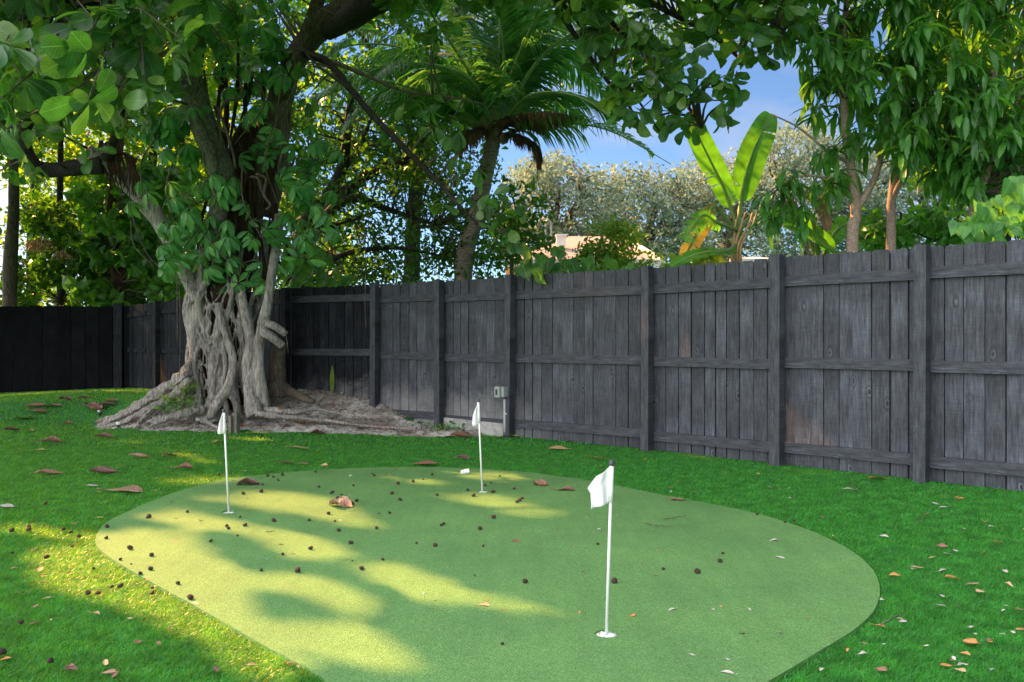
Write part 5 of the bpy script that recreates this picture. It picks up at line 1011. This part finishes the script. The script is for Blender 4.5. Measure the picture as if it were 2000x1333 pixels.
# (x, y in the photograph, length in its pixels, turn, kind, colour, what sets it apart)
BL = [(242,965,72,8,'flat','dl_pink','large striped pinkish brown leaf flat on the lawn left of the near left flag'),
(665,996,54,-20,'crump','dl_pink','crumpled pinkish brown leaf in the sunlit middle of the putting green'),
(96,931,56,2,'curl','dl_brown','curled purple brown leaf alone on the far left lawn'),
(202,928,56,4,'curl','dl_dark','dark striped curled leaf on the lawn above the large striped leaf'),
(92,868,54,14,'curl','dl_brown','brown leaf with a lifted tip on the lawn near the left edge'),
(204,858,42,8,'curl','dl_brown','flat reddish brown leaf just below the left tip of the soil bed'),
(333,896,30,60,'crump','dl_brown','upright folded brown leaf on the lawn beside a streak of sun'),
(271,897,42,0,'curl','dl_pink','small pinkish curled leaf left of the upright folded one'),
(355,920,44,10,'curl','dl_brown','thin brown leaf under the upright folded leaf'),
(484,953,44,10,'crump','dl_dark','dark crumpled leaf on the edge of the green by the left flag'),
(585,879,40,10,'flat','dl_tan','pale tan leaf on the lawn right of the left flag'),
(558,909,34,2,'flat','dl_brown','flat brown leaf at the far edge of the putting green'),
(590,911,22,0,'flat','dl_brown','short reddish leaf beside the flat brown one at the edge of the green'),
(830,911,50,-6,'flat','dl_brown','broad reddish brown leaf straddling the far edge of the green'),
(906,901,28,-30,'crump','dl_dark','dark folded leaf left of the far flag'),
(902,857,46,15,'curl','dl_brown','curled brown leaf on the soil edge left of the far flag'),
(989,856,46,-5,'flat','dl_green','purple and yellow leaf at the foot of the electrical conduit'),
(620,852,30,5,'crump','dl_dark','small dark crumpled leaf below the soil bed'),
(506,850,40,0,'flat','dl_green','pale yellow green leaf at the soil edge right of the left flag'),
(425,870,26,60,'crump','dl_green','yellow green leaf standing on edge left of the near left flag pole'),
(128,832,30,10,'curl','dl_brown','brown leaf left of the soil bed tip'),
(128,784,26,0,'crump','dl_dark','dark leaf far back on the left lawn'),
(165,781,22,0,'crump','dl_dark','second dark leaf far back beside the first'),
(22,844,26,15,'crump','dl_dark','dark leaf at the far left edge of the lawn'),
(55,845,22,5,'flat','dl_tan','pale leaf near the far left dark leaf'),
(75,807,40,4,'flat','dl_brown','long brown leaf on the far left lawn'),
(48,820,40,-4,'flat','dl_green','dull olive leaf on the far left lawn'),
(70,797,40,5,'curl','dl_brown','brown leaf farthest out on the left lawn'),
(100,795,36,-4,'flat','dl_pink','faded pink leaf far out on the left lawn'),
(210,796,40,8,'curl','dl_dark','dark purple leaf left of the big spreading root'),
(175,796,38,-50,'crump','dl_brown','heap of reddish leaf beside the left stake light'),
(186,803,36,-20,'crump','dl_brown','reddish folded leaf touching the left stake light'),
(215,789,30,10,'curl','dl_brown','brown curl behind the dark purple leaf'),
(74,884,30,8,'flat','dl_green','yellow green sliver of leaf on the left lawn'),
(197,827,26,-10,'flat','dl_orange','rusty orange leaf on the left tip of the soil bed'),
(265,829,22,-6,'flat','dl_orange','rusty leaf among the root tips'),
(545,809,26,5,'crump','dl_orange','rusty leaf on the soil right of the fig trunk'),
(736,774,26,-5,'flat','dl_orange','orange leaf on the soil at the foot of the second post'),
(806,789,36,0,'flat','dl_green','dark green leaf on the soil under the fence'),
(491,812,34,20,'crump','dl_green','mottled yellow green leaf beside the wooden stake'),
(586,836,30,-5,'flat','dl_orange','bright rusty leaf beside the right stake light'),
(560,840,18,10,'crump','dl_dark','little dark leaf at the bed edge'),
(750,844,34,-4,'flat','dl_orange','pale orange leaf on the front edge of the soil bed'),
(705,843,26,6,'flat','dl_pink','pink leaf on the front edge of the soil bed'),
(410,835,34,0,'flat','dl_green','pale green leaf behind the left flag cloth'),
(470,835,24,-5,'flat','dl_orange','brown leaf right of the left flag cloth'),
(180,955,22,0,'flat','dl_grey','bleached sliver on the left lawn'),
(633,916,18,-40,'crump','dl_tan','small tan folded leaf at the far edge of the green'),
(10,1302,22,40,'flat','dl_orange','orange leaf cut by the bottom left corner'),
(213,1328,30,0,'flat','dl_pink','pinkish leaf at the bottom edge of the lawn'),
(381,1189,20,-30,'flat','dl_tan','tan leaf scrap on the sunlit edge of the green'),
(14,996,28,12,'flat','dl_grey','pale split leaf at the left edge of the lawn'),
(1126,865,48,-6,'curl','dl_brown','brown curled leaf on the lawn near the third fence post'),
(1091,881,40,2,'flat','dl_tan','straw coloured leaf lying flat behind the nearest flag'),
(1167,899,36,-10,'flat','dl_orange','orange leaf just left of the nearest flag cap'),
(1056,954,36,-40,'crump','dl_brown','upright reddish leaf on the green left of the nearest flag'),
(1104,964,42,0,'curl','dl_brown','reddish leaf with a flat back beside the upright one'),
(1712,940,38,0,'flat','dl_orange','pale orange leaf at the foot of the right fence'),
(1322,984,34,0,'curl','dl_brown','thin brown leaf across the edge of the green'),
(1010,1065,22,0,'flat','dl_brown','brown scrap on the open green right of centre'),
(945,1193,24,0,'flat','dl_tan','tan leaf scrap lying low on the putting green'),
(1422,1328,28,-20,'thin','dl_grey','bleached narrow leaf at the bottom edge of the green'),
(1352,1293,16,-50,'thin','dl_grey','bleached oval leaf near the bottom of the green'),
(1525,1100,24,-40,'thin','dl_grey','pale curled leaf in the middle of the right half of the green'),
(1510,1064,22,0,'thin','dl_grey','pale straight leaf above the curled one on the right of the green'),
(1313,1203,22,30,'thin','dl_grey','grey rolled leaf on the green right of the nearest hole'),
(1900,1152,26,5,'thin','dl_pink','pink oval leaf on the right lawn'),
(1858,1138,26,-5,'curl','dl_orange','orange brown leaf beside the pink oval one'),
(1716,1235,26,-50,'thin','dl_orange','rusty leaf standing on the right edge of the green'),
(1758,1223,16,-50,'thin','dl_pink','pale pink oval leaf right of the rusty one'),
(1792,1119,24,0,'flat','dl_tan','tan leaf scrap on the right lawn by the rounded end of the green'),
(1843,998,18,0,'thin','dl_grey','bleached leaf on the lawn below the last post'),
(1876,981,20,0,'thin','dl_orange','orange leaf on the lawn below the last post'),
(1658,962,24,0,'thin','dl_grey','bleached leaf amid twigs at the foot of the fence'),
(1950,1067,22,-10,'thin','dl_orange','orange leaf near the right edge of the lawn'),
(1848,1315,24,0,'flat','dl_orange','orange leaf at the bottom right'),(1875,1322,22,-40,'flat','dl_tan','tan leaf touching the bottom right orange one'),
(1727,1274,10,0,'thin','dl_grey','tiny white scrap at the lower right'),(1992,1242,16,10,'flat','dl_orange','orange scrap cut by the right edge'),(1990,1202,18,20,'flat','dl_brown','brown leaf cut by the right edge')]
for k, (px, py, ln, ro, kd_, cm, lab) in enumerate(BL):
    g = G(px, py); L_ = ln*g[1]/FPX*1.02; ins = inpoly(np.array([g[0]]), np.array([g[1]]), SOIL)[0]; on = inpoly(np.array([g[0]]), np.array([g[1]]), GREEN)[0]
    z = (float(soilz(g[0], g[1]))+.01) if ins else (.021 if on else g[2]+.022)
    q = put(getleaf(cm, kd_, k), 'fallen_leaf', (g[0], g[1], z), (R(random.uniform(-6, 6)), R(random.uniform(-6, 6)), R(-90+ro+random.uniform(-8, 8)+(180 if k % 2 else 0))), L_, lab+'', 'leaf', 'big fallen leaves')
    if kd_ == 'crump': q.scale = (L_*1.1, L_, L_*1.3)
# small scraps on the right lawn, the green and the left
def scraps(n, poly, cols, label, group, szs, ong):
    k = 0
    while k < n:
        px, py = random.uniform(min(p[0] for p in poly), max(p[0] for p in poly)), random.uniform(min(p[1] for p in poly), max(p[1] for p in poly))
        if not inpoly(np.array([px]), np.array([py]), poly)[0]: continue
        g = G(px, py); on = inpoly(np.array([g[0]]), np.array([g[1]]), GREEN)[0]; so2 = inpoly(np.array([g[0]]), np.array([g[1]]), SOIL)[0]
        if on != ong or so2: continue
        L_ = random.choice(szs)*random.uniform(.8, 1.2)
        cm = random.choice(cols); so3 = put(getleaf(cm, random.choice(['thin','flat','curl']), k), 'leaf_scrap', (g[0], g[1], .021 if on else g[2]+.024), (R(random.uniform(-15, 15)), R(random.uniform(-15, 15)), random.random()*6.28), L_, label, 'leaf', group); k += 1; items.append((so3, px, py, dict(dl_orange='orange leaf scrap', dl_tan='tan leaf scrap', dl_grey='bleached leaf scrap', dl_brown='brown leaf scrap', dl_dark='dark leaf scrap')[cm]))
scraps(70, [(1000,850),(1260,900),(1500,930),(1800,965),(2000,985),(2000,1333),(1560,1333),(1720,1200),(1640,1060),(1300,970)], ['dl_orange','dl_tan','dl_grey','dl_brown','dl_grey'], 'small dry leaf scrap scattered in the turf between the fence and the green', 'leaf scraps on the right lawn', [.025,.03,.04,.05], False)
scraps(45, [(0,790),(200,850),(900,880),(900,920),(400,960),(150,1060),(600,1333),(0,1333)], ['dl_brown','dl_tan','dl_dark'], 'small dry leaf scrap scattered in the turf left of the green', 'leaf scraps on the left lawn', [.03,.04,.05], False)
scraps(75, GP, ['dl_brown','dl_tan','dl_dark','dl_orange','dl_grey'], 'tiny dry leaf scrap scattered on the putting green', 'leaf scraps on the green', [.014,.018,.025,.03], True)
single_out(pitems); single_out(items)
# fallen twigs
for pts, lab in (([(1655,938),(1665,955),(1672,968),(1690,955),(1705,945)], 'forked pale twig on the lawn at the foot of the right fence'), ([(1296,1025),(1315,1022),(1340,1017)], 'thin twig on the far right of the green'),
                 ([(1260,1034),(1285,1039),(1312,1040)], 'pale straight twig right of the nearest flag'), ([(1345,892),(1385,900),(1430,903)], 'dry twig along the fence foot by the third post'), ([(520,1051),(528,1050),(536,1049)], 'short dark twig on the sunlit part of the green'), ([(387,1025),(392,1028),(398,1027)], 'tiny dark twig near the left end of the green'), ([(1720,1238),(1745,1225),(1760,1218)], 'thin twig beside the rusty leaf on the right')):
    m = MB(); gg = [G(*p) for p in pts]; tube(m, [(q[0], q[1], .032) for q in gg], [.003,.0025,.0015], 5, 12); tag(m.build('fallen_twig', M['limb']), lab, 'twig', 'fallen twigs')

# ---------------------------------------------------------------- weeds, snake plant leaf, litter on the soil
n = 24000; q = np.array(SOIL); x = rs.uniform(-6.2, .1, n); y = rs.uniform(10, 14.3, n); k = inpoly(x, y, SOIL) & (np.hypot(x+3.72, (y-11.08)) > .5); x, y = x[k], y[k]; z = soilz(x, y)+.006
mb = MB(); n = len(x); D_ = rnd_dir(n, 0, .25); U_ = nrm(np.stack([rs.normal(size=n)*.5, rs.normal(size=n)*.5, np.ones(n)], 1)); stamp(mb, T_SML, np.stack([x, y, z], 1), D_, U_, rs.uniform(.012, .05, n)); tag(mb.build('soil_litter', M['chips']), 'leaf crumbs and chips strewn over the sandy soil', 'litter', kind='stuff')
mb = MB(); n = 900
for k in range(n):
    xx, yy = rs.uniform(-6, 0), rs.uniform(10.2, 12.5)
    if not inpoly(np.array([xx]), np.array([yy]), SOIL)[0]: continue
    s = rs.uniform(.008, .03); c = np.array([xx, yy, float(soilz(xx, yy))]); v = np.array([(1,0,0),(0,1,0),(-1,0,0),(0,-1,0),(0,0,.7),(0,0,-.7)])*s*(.6+.6*rs.rand(6, 1)); mb.add(c+v, np.array([(0,1,4),(1,2,4),(2,3,4),(3,0,4)]))
tag(mb.build('soil_pebbles', M['concrete'], smooth=False), 'pale pebbles and clods on the sandy soil', 'pebbles', kind='stuff')
def weed(px, py, n, sz, lab, mt='heart', spread=.08, nm='weed', D=None):
    g = G(px, py) if D is None else P(px, py, D); f = empty(nm, g, lab, 'plant', 'weeds on the soil bed'); lf = MB(); Q = g + np.stack([rs.normal(size=n)*spread, rs.normal(size=n)*spread*.6, .02+rs.rand(n)*spread*.8], 1)
    D_ = rnd_dir(n, .5); stamp(lf, T_LFT, Q, D_, rnd_dir(n, 1), sz*(.6+.7*rs.rand(n)), bend=rs.rand(n)*.4); lf.build('leaves', M[mt], f)
    st = MB(); 
    for a in Q[::4]: tube(st, [(g[0], g[1], g[2]-.01), a], [.003,.002], 4, 3)
    st.build('stems', M['rib'], f)
for a in ((523,775,26,.07,'bright little weed at the right foot of the fig trunk'), (595,780,16,.06,'small weed by the prop root'), (875,848,40,.07,'low green weed at the right end of the soil bed','heart',.12), (850,842,20,.06,'small weed left of the low green one'), (965,836,16,.05,'sparse weed under the electrical box'), (370,812,22,.05,'sprig of weed before the fig roots'), (348,790,90,.05,'creeping yellowish green weed filling the hollow between the big left roots','lime',.12,'weed',10.45), (330,805,60,.05,'creeping green weed over the left roots','heart',.12,'weed',10.35), (365,765,50,.05,'weed climbing the hollow beside the trunk','lime',.10,'weed',10.5)): weed(*a)
g = G(648,772); f = empty('snake_plant', g, 'single upright pale green sword leaf before the fence', 'plant')
mb = MB(); stamp(mb, grid_leaf([.03,.05,.075,.07,.045,.0], fold=.3), np.array([g]), np.array([[.03,-.05,1.]]), np.array([[.2,-1,.0]]), .42); mb.build('leaf', M['lime'], f)
f = empty('young_sucker', G(600,768), 'dark small shoots against the fence left of the sword leaf', 'plant'); mb = MB(); g = G(600,765)
for dx in (-.1, .02, .22): stamp(mb, grid_leaf([.03,.05,.075,.07,.045,.0], fold=.3), np.array([g+(dx,0,0)]), np.array([[rs.normal()*.4,-.05,1.]]), np.array([[.2,-1,.0]]), rs.uniform(.15,.35))
mb.build('leaf', M['dark'], f)
